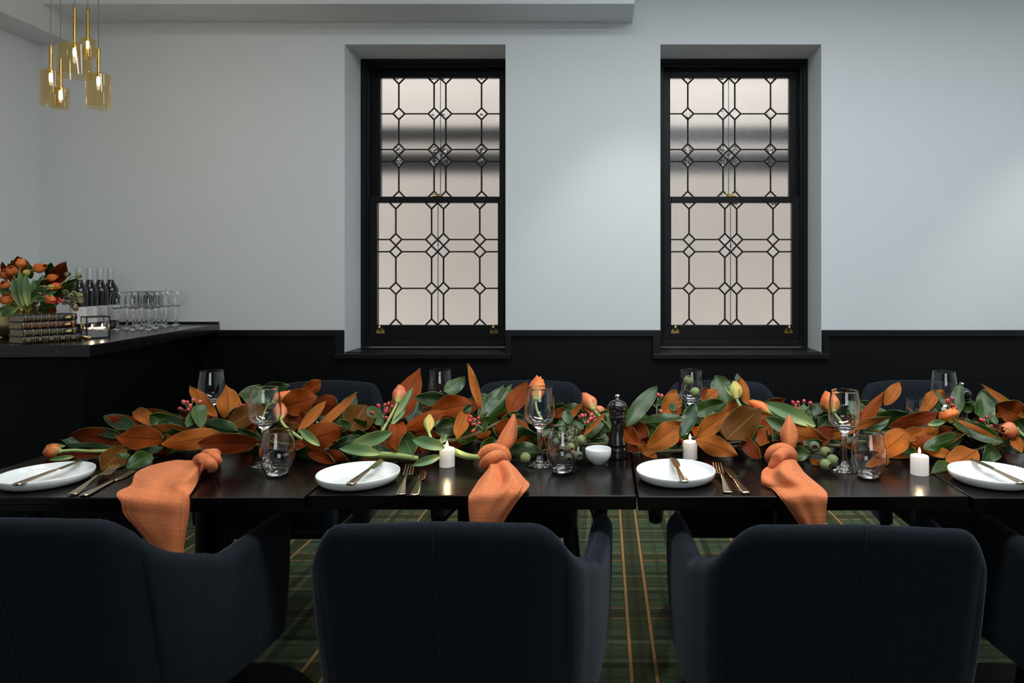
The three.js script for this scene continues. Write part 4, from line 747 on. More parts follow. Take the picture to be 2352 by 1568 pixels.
// [base x, base y, tip x, tip y, width px, B brown underside / G green face toward the viewer, options]
const LEAVES = [
  [312, 985, 233, 951, 26, 'G', { gtone: 1 }], [432, 976, 310, 946, 34, 'B', { dz: 0.03 }], [325, 982, 252, 957, 26, 'B'], [364, 981, 302, 942, 26, 'B', { tone: 1, dz: 0.01 }], [433, 983, 340, 950, 20, 'G', { gtone: 1, fold: 0.5 }],
  [286, 1003, 209, 984, 17, 'G', { dz: -0.01 }], [274, 1011, 160, 999, 40, 'B', { tone: 2 }], [455, 1000, 330, 987, 36, 'B', { tone: 1, dz: 0.0 }], [376, 1009, 268, 1002, 46, 'B', { dz: -0.03 }],
  [511, 997, 372, 1019, 40, 'B', { tone: 1, dz: -0.05 }], [594, 1014, 449, 1019, 40, 'B', { tone: 2, dz: -0.06, curl: 0.05 }], [285, 1029, 229, 1083, 44, 'B', { tone: 3, dz: -0.01, roll: 0.1 }], [375, 1029, 308, 1038, 15, 'G'],
  [347, 1041, 292, 1075, 32, 'G', { gtone: 0 }], [216, 1034, 97, 1061, 15, 'B', { tone: 2 }], [258, 1027, 143, 1021, 14, 'G'], [250, 1036, 160, 1048, 16, 'B', { tone: 2 }], [300, 1045, 232, 1064, 18, 'G'],
  [496, 957, 431, 883, 24, 'B', { tone: 1, dz: -0.05 }], [526, 953, 516, 876, 40, 'B', { tone: 1, dz: -0.06 }], [545, 990, 463, 968, 30, 'G', { gtone: 1, dz: -0.04 }], [602, 1012, 529, 982, 18, 'G'], [519, 980, 612, 930, 40, 'B', { tone: 3, dz: -0.02 }],
  [577, 935, 597, 882, 56, 'G', { dz: 0.02, gtone: 0 }], [602, 893, 664, 886, 26, 'G', { dz: 0.03 }], [586, 993, 545, 970, 32, 'B', { tone: 2, dz: 0.03 }], [512, 952, 506, 927, 16, 'G'],
  [694, 906, 738, 873, 28, 'B', { dz: 0.02, tone: 0 }], [647, 933, 728, 912, 52, 'B', { tone: 0, dz: -0.01 }], [718, 925, 775, 934, 42, 'B', { tone: 2, dz: 0.03 }], [684, 995, 748, 922, 20, 'B', { tone: 1, dz: -0.04 }], [688, 992, 742, 938, 18, 'G', { dz: -0.02 }],
  [655, 950, 708, 982, 42, 'B', { tone: 2, dz: 0.03 }], [598, 1028, 683, 970, 36, 'B', { tone: 3, dz: 0.02 }], [694, 1014, 789, 984, 52, 'B', { tone: 0, dz: -0.05 }], [724, 990, 821, 900, 18, 'B', { tone: 1, dz: -0.03 }], [735, 985, 800, 930, 22, 'G', { gtone: 1 }],
  [803, 990, 838, 932, 58, 'B', { tone: 3, dz: 0.0 }], [806, 976, 762, 978, 24, 'G', { dz: -0.02 }], [770, 1024, 833, 1002, 24, 'G', { gtone: 1, dz: -0.02 }], [918, 970, 908, 1033, 34, 'B', { tone: 0, dz: -0.05 }], [862, 1020, 912, 1064, 28, 'G', { dz: -0.01 }],
  [705, 1033, 771, 1063, 22, 'B', { tone: 2 }], [750, 1034, 802, 1060, 18, 'B', { tone: 2 }], [890, 1062, 830, 1054, 18, 'B', { tone: 1 }], [905, 966, 966, 846, 46, 'B', { tone: 0, dz: 0.0, wave: 0.2 }], [862, 1000, 940, 1000, 30, 'B', { tone: 2, dz: 0.04 }],
  [1020, 899, 1069, 868, 32, 'G', { gtone: 2, dz: -0.02, roll: -0.5 }], [1028, 910, 951, 912, 28, 'G', { gtone: 2, dz: -0.04, roll: -0.5 }], [988, 946, 1089, 924, 46, 'B', { tone: 0, dz: -0.02 }], [1005, 955, 1086, 930, 40, 'B', { tone: 2, dz: 0.01 }], [929, 985, 1026, 943, 28, 'B', { tone: 0, dz: -0.05 }],
  [1060, 975, 1014, 956, 16, 'B', { tone: 2 }], [1000, 988, 1056, 975, 36, 'G', { gtone: 1, dz: 0.02 }], [1071, 940, 1050, 1006, 28, 'B', { tone: 1, dz: -0.05 }], [1064, 947, 1084, 930, 14, 'G', { dz: -0.06 }], [1106, 942, 1076, 835, 17, 'B', { tone: 1, dz: -0.03 }], [1075, 852, 1073, 834, 7, 'G'],
  [1098, 956, 1157, 884, 26, 'G', { dz: -0.02 }], [1106, 974, 1178, 883, 36, 'G', { dz: 0.01, gtone: 0 }], [1080, 915, 1122, 908, 14, 'G', { dz: 0.05 }], [1166, 945, 1209, 880, 38, 'B', { tone: 0, dz: 0.0 }], [1132, 988, 1222, 1000, 56, 'B', { tone: 0, dz: 0.03, curl: 0.1 }], [1150, 975, 1190, 945, 20, 'G', { gtone: 0 }],
  [1142, 1010, 1098, 1041, 30, 'G'], [1242, 1037, 1150, 1042, 40, 'G', { gtone: 0, dz: 0.02 }], [924, 1000, 947, 1048, 40, 'G', { gtone: 2, dz: -0.04, fold: 0.5 }], [958, 1034, 979, 1030, 14, 'B', { tone: 2 }], [1128, 990, 1090, 1000, 18, 'B', { tone: 0, dz: 0.03 }],
  [1272, 957, 1298, 939, 20, 'B', { tone: 0 }], [1310, 974, 1296, 938, 20, 'G', { gtone: 2 }], [1306, 962, 1337, 926, 13, 'B', { tone: 1 }], [1346, 1003, 1394, 941, 28, 'G', { dz: -0.03, gtone: 0 }], [1340, 1000, 1391, 946, 10, 'B', { tone: 1, dz: -0.06 }], [1324, 999, 1359, 981, 22, 'B', { tone: 0, dz: 0.02 }], [1384, 992, 1402, 968, 22, 'G', { gtone: 2 }], [1290, 993, 1290, 964, 18, 'G', { gtone: 2 }], [1300, 1030, 1380, 1014, 20, 'G', { dz: 0.08 }],
  [1437, 980, 1508, 893, 32, 'G', { gtone: 0, dz: -0.04 }], [1464, 972, 1580, 962, 30, 'G', { gtone: 0, dz: -0.03, curl: 0.06 }], [1482, 986, 1516, 992, 26, 'G', { gtone: 2, dz: 0.0 }], [1452, 978, 1490, 1004, 32, 'B', { tone: 2 }], [1436, 984, 1467, 1022, 30, 'B', { tone: 0, dz: -0.03 }], [1487, 1028, 1560, 972, 46, 'B', { tone: 1, dz: -0.06 }], [1464, 1020, 1513, 1055, 18, 'B', { tone: 1 }],
  [1564, 1003, 1598, 928, 28, 'G', { gtone: 1, dz: -0.05 }], [1588, 948, 1668, 926, 34, 'G', { gtone: 0, dz: -0.02 }], [1604, 946, 1652, 962, 22, 'G', { gtone: 2, dz: 0.0 }], [1525, 942, 1556, 893, 26, 'B', { tone: 1, dz: 0.02 }], [1521, 948, 1561, 905, 34, 'B', { tone: 1 }], [1612, 908, 1624, 889, 12, 'B'], [1612, 924, 1647, 895, 28, 'B', { tone: 1, dz: 0.03 }], [1555, 956, 1561, 914, 12, 'B', { tone: 0 }],
  [1676, 926, 1641, 856, 42, 'G', { gtone: 0, dz: 0.02 }], [1718, 930, 1694, 860, 20, 'B', { tone: 1, dz: 0.01 }], [1692, 876, 1694, 858, 9, 'G'], [1667, 1010, 1746, 937, 62, 'B', { tone: 3, dz: -0.06, fold: 0.04, roll: 0 }], [1650, 950, 1698, 930, 32, 'B', { tone: 1, dz: 0.02 }], [1597, 1003, 1672, 948, 36, 'B', { tone: 1, dz: -0.05 }], [1600, 1008, 1696, 1046, 38, 'B', { tone: 1, dz: -0.03 }],
  [1703, 1006, 1745, 1051, 28, 'B', { tone: 2, dz: -0.03 }], [1745, 1025, 1767, 978, 28, 'B', { tone: 0, dz: -0.02 }], [1776, 992, 1900, 1010, 52, 'B', { tone: 1, dz: 0.01, curl: 0.06 }], [1750, 926, 1809, 942, 18, 'G', { dz: 0.03 }], [1710, 1000, 1650, 985, 34, 'B', { tone: 2, dz: 0.04 }], [1868, 957, 1881, 924, 26, 'G', { gtone: 1 }], [1880, 985, 1908, 958, 28, 'G', { gtone: 1 }], [1848, 960, 1862, 933, 16, 'G'], [1937, 1003, 1896, 998, 15, 'B', { tone: 1 }], [1821, 1039, 1860, 1044, 28, 'G', { gtone: 2, dz: -0.03 }], [1860, 1054, 1887, 1069, 13, 'B', { tone: 1 }], [1900, 1000, 1880, 985, 26, 'G', { gtone: 1, dz: 0.03 }], [1936, 1020, 1860, 1010, 14, 'G', { dz: 0.02 }],
  [2032, 930, 2064, 880, 25, 'B', { tone: 1, dz: 0.01 }], [1966, 990, 2038, 895, 24, 'B', { tone: 0, dz: 0.0 }], [2032, 930, 2037, 896, 9, 'G', { dz: 0.02 }], [1895, 1001, 2046, 957, 20, 'B', { tone: 1, dz: -0.02, curl: -0.04 }], [1973, 988, 2045, 960, 28, 'G', { gtone: 0, dz: 0.0 }], [2040, 980, 2156, 948, 28, 'B', { tone: 2, dz: -0.02, curl: 0.06 }], [2118, 947, 2146, 899, 24, 'B', { tone: 1, dz: 0.0 }], [2172, 916, 2152, 895, 18, 'B', { tone: 1, dz: 0.03 }], [2189, 962, 2206, 884, 26, 'G', { gtone: 0, dz: -0.01 }], [2166, 932, 2149, 900, 15, 'G'], [2156, 946, 2139, 924, 18, 'G', { gtone: 1 }],
  [2083, 992, 2022, 1042, 46, 'B', { tone: 1, dz: -0.05 }], [2072, 1008, 2118, 986, 26, 'B', { tone: 1, dz: -0.02 }], [2088, 1016, 2157, 984, 30, 'B', { tone: 1, dz: 0.0 }], [2130, 1002, 2192, 984, 26, 'B', { tone: 0, dz: 0.02 }], [2120, 1030, 2217, 1000, 30, 'G', { gtone: 0, dz: -0.02 }], [2303, 1016, 2187, 963, 32, 'G', { gtone: 0, dz: -0.06, roll: 0.3 }], [2290, 1006, 2189, 961, 10, 'B', { tone: 1, dz: -0.075 }], [2244, 1033, 2181, 1070, 48, 'B', { tone: 1, dz: -0.03, fold: 0.04 }], [2187, 1044, 2124, 1032, 22, 'B', { tone: 1 }], [2188, 1060, 2145, 1086, 30, 'G', { gtone: 0 }], [2285, 1028, 2255, 1062, 32, 'G', { gtone: 0 }],
  [2266, 966, 2255, 899, 36, 'G', { gtone: 0, dz: -0.02 }], [2362, 966, 2253, 881, 14, 'B', { tone: 1, dz: -0.01 }], [2336, 946, 2256, 893, 24, 'G', { gtone: 1, dz: 0.02 }], [2362, 958, 2288, 928, 46, 'B', { tone: 0, dz: 0.0 }], [2362, 992, 2334, 963, 32, 'G', { gtone: 1 }], [2328, 1000, 2347, 1042, 22, 'B', { tone: 1, dz: -0.04 }], [2230, 985, 2180, 962, 26, 'B', { tone: 2, dz: 0.05 }], [1990, 1012, 2048, 1030, 30, 'B', { tone: 1, dz: 0.0 }], [2078, 1032, 2110, 1050, 22, 'G'], [2040, 1045, 1990, 1072, 26, 'B', { tone: 1 }], [2240, 940, 2200, 930, 20, 'G', { dz: 0.05 }],
];
const BR = [
  [[[372, 1016], [300, 1024], [225, 1034]], 'magnolia branch at the left tip of the garland, above the leftmost plate'],
  [[[600, 1022], [500, 1018], [380, 1016]], 'magnolia branch over the pleated napkin, with long brown leaves'],
  [[[705, 1020], [640, 1018], [560, 1000]], 'magnolia branch behind the leftmost wine glass and tumbler'],
  [[[860, 1022], [790, 1016], [715, 1010]], 'magnolia branch behind the second plate, with broad rust leaves'],
  [[[1040, 1010], [960, 1016], [890, 1020]], 'magnolia branch behind the first candle, with a tall upright brown leaf'],
  [[[1034, 1013], [1090, 997], [1150, 968], [1190, 950]], 'magnolia branch behind the middle napkin, with a thin twisted upright leaf'],
  [[[1440, 1016], [1360, 1020], [1290, 1020]], 'magnolia branch between the gumnuts and the pepper mill'],
  [[[1600, 1032], [1540, 1036], [1460, 1040]], 'magnolia branch right of the pepper mill, behind the third plate'],
  [[[1730, 1022], [1680, 1026], [1620, 1026]], 'magnolia branch with the large round brown leaf near the second candle'],
  [[[1930, 1024], [1860, 1022], [1770, 1028]], 'magnolia branch behind the right napkin, with a broad brown leaf'],
  [[[2110, 1022], [2040, 1018], [1960, 1012]], 'magnolia branch behind the right wine glass and tumbler'],
  [[[2340, 1010], [2290, 1020], [2240, 1034], [2190, 1040]], 'magnolia branch at the right end of the garland, above the last plate'],
];
{
  const branches = BR.map(([pts, label]) => { const pp = pts.map(([x, y]) => gp(x, y, 0.03)), t = thing('magnolia_branch', label, 'branch', pp[0].clone(), 0, 'magnolia branches of the table garland'); mesh('stem', local(taper(pp, [0.0052, 0.0046, 0.003], 18, 8), t), M.twig, t); return { t, x: pts.reduce((s, p) => s + p[0], 0) / pts.length }; });
  const near = (x) => branches.reduce((a, b) => Math.abs(b.x - x) < Math.abs(a.x - x) ? b : a).t;
  for (const [bx, by, tx, ty, w, side, o = {}] of LEAVES) {
    const b = gp(bx, by, (o.dz ?? 0) + 0.012), tp = gp(tx, ty, o.dz ?? 0), d = -(b.z + tp.z) / 2;
    addLeaf(near((bx + tx) / 2), b, tp, w * 0.6 * d / F, side, o);
  }
  // the inner foliage seen between and behind the named leaves: a low heap of leaves along the table
  for (let i = 0; i < 260; i++) {
    const px = 240 + (i + rnd(0, 1)) / 260 * 2110, t = rnd(0, 1), front = (px > 1375 && px < 1465) || (px > 1555 && px < 1615) ? 1.91 : 1.845, d = front + (2.18 - front) * t, b = P(px, 0, d); b.y = TOP + 0.008 + rnd(0.0, 0.06) * (0.4 + 0.6 * t) * q01(px, 200, 420);
    const an = rnd(0, Math.PI * 2), len = rnd(0.085, 0.14), tp = b.clone().add(V(Math.cos(an) * len, rnd(-0.01, 0.07) * q01(px, 200, 420), Math.sin(an) * len * 0.6)); tp.y = Math.max(tp.y, TOP + 0.004); tp.z = Math.min(tp.z, 0.015 - front);
    addLeaf(near(px), b, tp, rnd(0.02, 0.032), rnd() < 0.55 ? 'G' : 'B', { roll: rnd(-0.9, 0.9), tone: rnd() < 0.5 ? 2 : 0, gtone: rnd() < 0.5 ? 0 : 1 });
  }
}
// ---------- tulips ----------
function colored(g, f) { const p = g.attributes.uv, c = []; for (let i = 0; i < p.count; i++) c.push(...f(p.getX(i), p.getY(i))); g.setAttribute('color', new THREE.Float32BufferAttribute(c, 3)); return g; }
const mix3 = (a, b, t) => a.map((x, i) => x + (b[i] - x) * Math.min(1, Math.max(0, t)));
const PAL = {
  orange: { body: [0.68, 0.13, 0.025], edge: [0.8, 0.33, 0.035], base: [0.5, 0.36, 0.08] },
  peach: { body: [0.6, 0.14, 0.06], edge: [0.68, 0.3, 0.09], base: [0.44, 0.42, 0.11] },
  bud: { body: [0.4, 0.4, 0.09], edge: [0.74, 0.24, 0.04], base: [0.34, 0.42, 0.1] },
  yellow: { body: [0.5, 0.46, 0.12], edge: [0.78, 0.38, 0.04], base: [0.36, 0.42, 0.12] },
  deep: { body: [0.6, 0.11, 0.02], edge: [0.72, 0.3, 0.03], base: [0.42, 0.24, 0.05] },
};
function tulipHead(t, base, tip, halfW, open, palette, layers = 2) {
  const H = tip.clone().sub(base).length(), up = tip.clone().sub(base).normalize(), q = new THREE.Quaternion().setFromUnitVectors(V(0, 1, 0), up), pal = PAL[palette];
  for (let l = 0; l < layers; l++) for (let k = 0; k < 3; k++) {
    const ph = k / 3 * Math.PI * 2 + (l % 2) * Math.PI / 3 + (l > 1 ? 0.5 : 0) + rnd(-0.08, 0.08), sc = (1 - l * 0.11) * rnd(0.96, 1.03), op = open * (1 - l * 0.22) + rnd(-0.04, 0.04), hh = H * (1 - l * 0.03) * rnd(0.95, 1.04), rows = [];
    for (let i = 0; i <= 12; i++) { const tt = i / 12, row = [], prof = Math.min(1, 0.3 + 0.85 * Math.sin(Math.min(1, tt * 1.7) * Math.PI / 2)) * (1 - q01(tt, 0.45, 1.02) * (0.86 - op)), w = 1.18 * Math.min(1, 0.45 + 1.2 * tt) * Math.sqrt(Math.max(0, 1 - Math.max(0, (tt - 0.5) / 0.5) ** 2.4));
      for (let j = 0; j <= 8; j++) { const u = j / 8 * 2 - 1, R = halfW * sc * Math.min(1, prof) * (1 + 0.05 * Math.cos(u * 3)), an = ph + u * w; row.push(V(Math.cos(an) * R, hh * (tt - 0.05 * u * u * tt + (l % 2 ? 0.02 : 0)), Math.sin(an) * R)); } rows.push(row); }
    const g = gridGeo(rows); g.applyQuaternion(q).translate(base.x, base.y, base.z);
    const streak = rnd(0, 1);
    colored(g, (u, v) => { const a = Math.abs(u * 2 - 1), c = mix3(mix3(pal.base, pal.body, q01(v, 0.02, 0.3)), pal.edge, 0.8 * a ** 3 + 0.25 * q01(v, 0.8, 1)), s = 1 + 0.2 * Math.sin(u * 46 + streak * 9) * (0.4 + 0.6 * v); return c.map((x) => x * s); });
    mesh('petal', local(g, t), M.petal, t);
  }
  mesh('receptacle', local(new THREE.SphereGeometry(halfW * 0.36, 12, 8).scale(1, 0.7, 1).applyQuaternion(q).translate(base.x, base.y, base.z), t), M.stem, t);
}
function tulipLeaf(t, b, tp, half, o = {}) {
  const q = { roll: 0, fold: 0.5, curl: 0.04, tip: 0, wave: 0.05, ph: 1, ...o }, g = mergeGeometries(leafParts(b, tp, half, q), false);
  colored(g, (u, v) => { const s = 0.86 + 0.18 * Math.sin(u * 60) * 0.4 + 0.1 * Math.sin(v * 7 + u * 3); return mix3([0.34, 0.42, 0.14], [0.1, 0.2, 0.065], q01(v, 0.05, 0.6)).map((x) => x * s); });
  mesh('leaf', local(g, t), M.tulipLeaf, t);
}
// label, head base, head tip, half width px, openness, palette, layers, stem points, leaves [bx, by, tx, ty, w, opts], dz
const TULIPS = [
  ['orange double tulip lying at the left tip of the garland beside the leftmost plate', [138, 1036], [104, 1034], 17, 0.5, 'deep', 3, [[138, 1036], [165, 1034], [215, 1036], [270, 1034]], [[170, 1048, 112, 1056, 10], [150, 1024, 106, 1022, 9]], -0.03],
  ['orange tulip tilted right behind the leftmost wine glass', [630, 924], [669, 902], 15, 0.35, 'orange', 2, [[630, 924], [612, 935], [600, 965]], [], 0.0],
  ['small pale pink and green tulip bud behind the leftmost wine glass', [644, 963], [646, 926], 14, 0.25, 'peach', 2, [[644, 963], [652, 976], [668, 990], [700, 1012], [730, 1024]], [[735, 1024, 688, 985, 18]], -0.05],
  ['peach tulip with a pale upright stem and leaf, in front of a tall brown leaf', [913, 924], [921, 886], 16, 0.36, 'peach', 2, [[913, 924], [903, 945], [888, 972], [868, 1004], [846, 1018]], [[899, 975, 948, 889, 14], [896, 978, 932, 941, 10], [806, 1022, 903, 991, 30, { roll: 0.2 }]], -0.06],
  ['closed yellow green tulip bud with an orange tip, above the first candle', [984, 990], [986, 951], 12.5, 0.1, 'bud', 2, [[984, 990], [988, 1002], [996, 1018], [1014, 1030]], [[1022, 1030, 947, 1009, 27, { roll: 0.2 }], [1010, 1019, 1026, 996, 12], [1012, 1047, 947, 1069, 18]], -0.08],
  ['thick pale green tulip stem lying under the garland behind the second plate', null, null, 0, 0, '', 0, [[958, 1052], [900, 1045], [850, 1044], [800, 1036]], [[875, 1043, 778, 1030, 24, { roll: 0.3 }]], -0.03],
  ['pale tulip stem lying between the first candle and the middle napkin', null, null, 0, 0, '', 0, [[1106, 1050], [1076, 1048], [1046, 1038], [1020, 1026]], [], -0.05],
  ['open orange tulip seen above the middle wine glass', [1229, 918], [1238, 867], 21, 0.34, 'orange', 2, [[1229, 918], [1232, 940], [1246, 965]], [], 0.0],
  ['peach tulip bending left above pink berries near the pepper mill', [1363, 940], [1343, 905], 16.5, 0.34, 'peach', 2, [[1363, 940], [1372, 950], [1384, 962], [1400, 978]], [[1402, 985, 1398, 946, 12]], -0.04],
  ['half hidden pink tulip just left of the pepper mill head', [1388, 950], [1364, 936], 12, 0.4, 'peach', 2, [[1388, 950], [1396, 962], [1404, 978]], [], 0.02],
  ['yellow green tulip standing above the large round brown leaf', [1691, 914], [1687, 877], 15.5, 0.3, 'yellow', 2, [[1691, 914], [1697, 926], [1706, 940], [1718, 962]], [[1684, 910, 1664, 884, 9]], -0.05],
  ['orange tulip lying behind the round brown leaf, with long green leaves', [1768, 948], [1722, 921], 14, 0.35, 'orange', 2, [[1768, 948], [1800, 962], [1850, 978]], [[1874, 979, 1754, 926, 34, { roll: 0.3 }], [1826, 990, 1758, 958, 28, { roll: -0.2 }]], -0.03],
  ['orange tulip seen beside the rim of the right wine glass', [1909, 945], [1900, 907], 21, 0.42, 'orange', 3, [[1909, 945], [1922, 958], [1936, 975]], [], -0.02],
  ['open orange double tulip facing the camera below red berries at right', [2186, 966], [2172, 940], 23, 0.6, 'orange', 3, [[2190, 972], [2206, 985], [2230, 1002]], [[2190, 975, 2228, 963, 10], [2130, 975, 2172, 968, 12]], -0.05],
  ['peach orange tulip lying at the right end of the garland', [2336, 986], [2299, 988], 17, 0.4, 'peach', 3, [[2336, 986], [2352, 1000], [2370, 1012]], [], -0.06],
];
for (const [label, hb, ht, hw, open, pal, layers, st, lv, dz] of TULIPS) {
  const pts = st.map(([x, y], i) => gp(x, y, dz + 0.012 * i));
  const t = thing('tulip', label, hb ? 'tulip' : 'tulip stem', pts[pts.length - 1].clone(), 0, 'tulips in the table garland');
  const thickStem = hb ? [0.0036, 0.0042, 0.0046] : [0.0062, 0.008, 0.0095, 0.008];
  mesh('stem', local(taper(pts, thickStem, 20, 10), t), M.stem, t);
  if (hb) { const b = gp(...hb, dz), k = gp(...ht, dz - (open > 0.55 ? 0.03 : 0)), d = -b.z; tulipHead(t, b, k, hw * d / F, open, pal, layers); }
  for (const [bx, by, tx, ty, w, o] of lv) { const b = gp(bx, by, dz + 0.004), k = gp(tx, ty, dz - 0.012), d = -b.z; tulipLeaf(t, b, k, w * 0.54 * d / F, { ...(o ?? {}), wave: 0.04 }); }
}
// ---------- hypericum berries ----------
const berryGeo = new THREE.SphereGeometry(1, 14, 10).scale(0.86, 1.1, 0.86);
function sprig(label, pts, foot, leaves, dz, pale = 0, rpx = 5.6) {
  const f = gp(...foot, dz + 0.02), t = thing('berry_sprig', label, 'berries', f.clone(), 0, 'red berry sprigs in the garland'), hub = f.clone().lerp(gp(pts.reduce((s, p) => s + p[0], 0) / pts.length, pts.reduce((s, p) => s + p[1], 0) / pts.length, dz), 0.62), tw = [taper([f, f.clone().lerp(hub, 0.5), hub], [0.0018, 0.0014], 8, 6)], sp = [];
  pts.forEach(([x, y], i) => {
    const c = gp(x, y, dz + rnd(-0.012, 0.012)), r = rpx * -c.z / F * rnd(0.92, 1.08), dir = c.clone().sub(hub).normalize(), q = new THREE.Quaternion().setFromUnitVectors(V(0, 1, 0), dir);
    const b = mesh('berry', berryGeo, (pale && i % 2 === 0) ? M.berryPale : M.berry, t); b.position.copy(c).sub(t.position); b.scale.setScalar(r); b.quaternion.copy(q);
    const foot_ = c.clone().addScaledVector(dir, -r * 0.9); tw.push(taper([hub, hub.clone().lerp(foot_, 0.6).add(V(0, -0.002, 0)), foot_], [0.0011, 0.001], 6, 5));
    for (let k = 0; k < 4; k++) sp.push(new THREE.SphereGeometry(r * 0.5, 6, 5).scale(0.5, 0.9, 0.22).rotateX(-0.9).translate(0, 0, r * 0.55).rotateY(k * Math.PI / 2).applyQuaternion(q).translate(foot_.x, foot_.y, foot_.z));
  });
  mesh('stem', local(mergeAny(tw), t), M.sepal, t); mesh('sepals', local(mergeAny(sp), t), M.sepal, t);
  for (const [bx, by, tx, ty, w] of leaves) { const b = gp(bx, by, dz + 0.006), k = gp(tx, ty, dz - 0.004), h = w * 0.54 * -b.z / F; const [a, c, e] = leafParts(b, k, h, { roll: rnd(-0.3, 0.3), fold: 0.15, curl: 0.02, tip: 0, wave: 0.05, ph: 1 }); mesh('leaf', local(mergeGeometries([a, c, e], true), t), [M.green[2], M.green[0], M.rim], t); }
}
const z = (list, ox, oy, s) => list.map(([u, v]) => [ox + u / s, oy + v / s]);
sprig('red berries with green leaves beside the far wine glass at the left end', z([[140, 540], [195, 545], [285, 510], [85, 640], [385, 540], [215, 660], [240, 600]], 400, 840, 6.533), [440, 968], [[453, 930, 461, 984, 28], [452, 945, 428, 981, 22], [455, 950, 472, 930, 22]], -0.05, 1, 5.2);
sprig('small cluster of red berries left of the leftmost near wine glass', z([[1000, 580], [920, 610], [965, 630], [940, 640], [1050, 600]], 400, 840, 6.533), [556, 958], [], -0.03, 0, 4.8);
sprig('bright red berries left of the peach tulip', z([[1060, 640], [1155, 625], [1210, 605], [1260, 650], [1185, 680], [1165, 720], [1050, 715], [975, 740], [1170, 810]], 700, 830, 6.27), [876, 985], [[868, 958, 845, 934, 24], [880, 962, 862, 975, 16]], -0.05, 0, 5.4);
sprig('dark red berries behind the middle napkin and first candle', z([[945, 795], [1060, 815], [1000, 840], [985, 905], [1070, 890], [985, 1000], [935, 850]], 930, 830, 6.273), [1110, 985], [], -0.04, 0, 5.4);
sprig('pink red berries under the bent peach tulip, left of the pepper mill', z([[1030, 745], [1075, 745], [1165, 735], [1200, 780], [1220, 820], [995, 770], [1110, 850], [1190, 890], [1150, 800]], 1180, 840, 6.533), [1330, 990], [[1340, 985, 1322, 968, 12]], -0.04, 1, 5.4);
sprig('pink red berries right of the pepper mill behind a long green leaf', z([[435, 515], [480, 490], [610, 450], [650, 455], [640, 685], [600, 440]], 1420, 840, 6.533), [1510, 968], [[1505, 930, 1545, 908, 16], [1540, 940, 1552, 928, 20]], 0.0, 1, 6);
sprig('bright red berries between the right napkin and the right wine glass', z([[1185, 550], [1260, 550], [1350, 530], [1445, 560], [1220, 590], [1220, 640], [1140, 650], [1275, 655], [1175, 695], [1235, 730], [1330, 770]], 1640, 840, 6.533), [1866, 970], [[1842, 942, 1850, 930, 14], [1850, 950, 1862, 965, 18]], -0.03, 0, 5.4);
sprig('red berries above the open double tulip at right', z([[1530, 375], [1475, 405], [1525, 410], [1530, 455], [1565, 490]], 1880, 840, 4.983), [2176, 950], [], -0.06, 0, 5.2);
sprig('red berries left of the peach tulip at the right end of the garland', z([[1930, 585], [1860, 620], [1890, 630], [1800, 655], [1875, 700], [1825, 720], [1950, 730], [1980, 690], [1395, 670]].slice(0, 8), 1880, 840, 4.983), [2292, 988], [[2290, 975, 2280, 955, 12]], -0.05, 0, 5.2);
// ---------- gumnuts ----------
const nutGeo = lathe([[0, -1], [0.3, -0.96], [0.66, -0.74], [0.92, -0.35], [1, 0.02], [0.95, 0.38], [0.78, 0.7], [0.6, 0.86], [0.55, 0.98], [0.5, 1.0], [0.47, 0.94]], 20);
const cupGeo = lathe([[0.48, 0.95], [0.44, 0.8], [0.3, 0.66], [0.1, 0.64], [0, 0.7]], 16);
function gumnuts(label, nuts, twigs, dz, ref) {
  const f = P(ref[0], ref[1], depthAt(ref[1]) + dz), t = thing('gumnut_sprig', label, 'gumnuts', f.clone(), 0, 'green gumnut sprigs');
  const at = (x, y, k = 0) => gp(x, y, dz + k);
  for (const [x, y, r, dx, dy, dzz, dull, k = 0] of nuts) {
    const c = at(x, y, k), R = r * -c.z / F, n = mesh('gumnut', nutGeo, dull ? M.nutDull : M.nut, t); n.position.copy(c).sub(t.position); n.position.y = Math.max(n.position.y, TOP + R + 0.001 - t.position.y); n.scale.setScalar(R);
    n.quaternion.setFromUnitVectors(V(0, 1, 0), V(dx, dy, dzz).normalize()); mesh('opening', cupGeo, M.nutCup, n);
  }
  for (const pts of twigs) mesh('twig', local(taper(pts.map(([x, y, k = 0]) => at(x, y, k)), [0.0017, 0.0014, 0.0012], 12, 6), t), M.twig, t);
}
gumnuts('cluster of dull green gumnuts seen through the middle tumbler', [[1275, 1016, 10, -0.6, 0.1, 0.7, 1], [1292.5, 1031, 12, -0.1, -0.2, 1, 1, -0.02], [1311.6, 1027, 11, 0.3, -0.3, 1, 0, -0.015], [1297, 1005, 11, 0.1, 0.5, 0.8, 1], [1313, 1010, 10, 0.4, 0.4, 0.6, 0], [1315.5, 993, 11, -0.2, 0.8, 0.3, 0], [1335, 1010, 11.5, 0.9, 0, 0.4, 0], [1305.5, 1051, 10, 0.2, -0.2, 1, 1, -0.01], [1325, 992, 10, 0.4, 0.8, 0, 1, 0.02], [1282.5, 1005, 9, -0.4, 0.5, 0.6, 0, 0.01], [1327, 1046, 11, 0.5, 0, 0.8, 1, 0.01]], [[[1345, 1030, 0.03], [1318, 1020, 0.02], [1292, 1022, 0.02]], [[1318, 1020, 0.02], [1314, 1006, 0.02], [1315, 998, 0.01]], [[1318, 1024, 0.02], [1318, 1036, 0.02], [1308, 1046, 0.01]]], -0.02, [1345, 1030]);
gumnuts('single round green gumnut on a reddish stem beside the middle napkin', [[1207, 1051, 12, -0.3, 0.2, -0.6, 0]], [[[1256, 1030, 0.03], [1236, 1040, 0.02], [1222, 1040, 0.005], [1209, 1042]]], -0.02, [1256, 1030]);
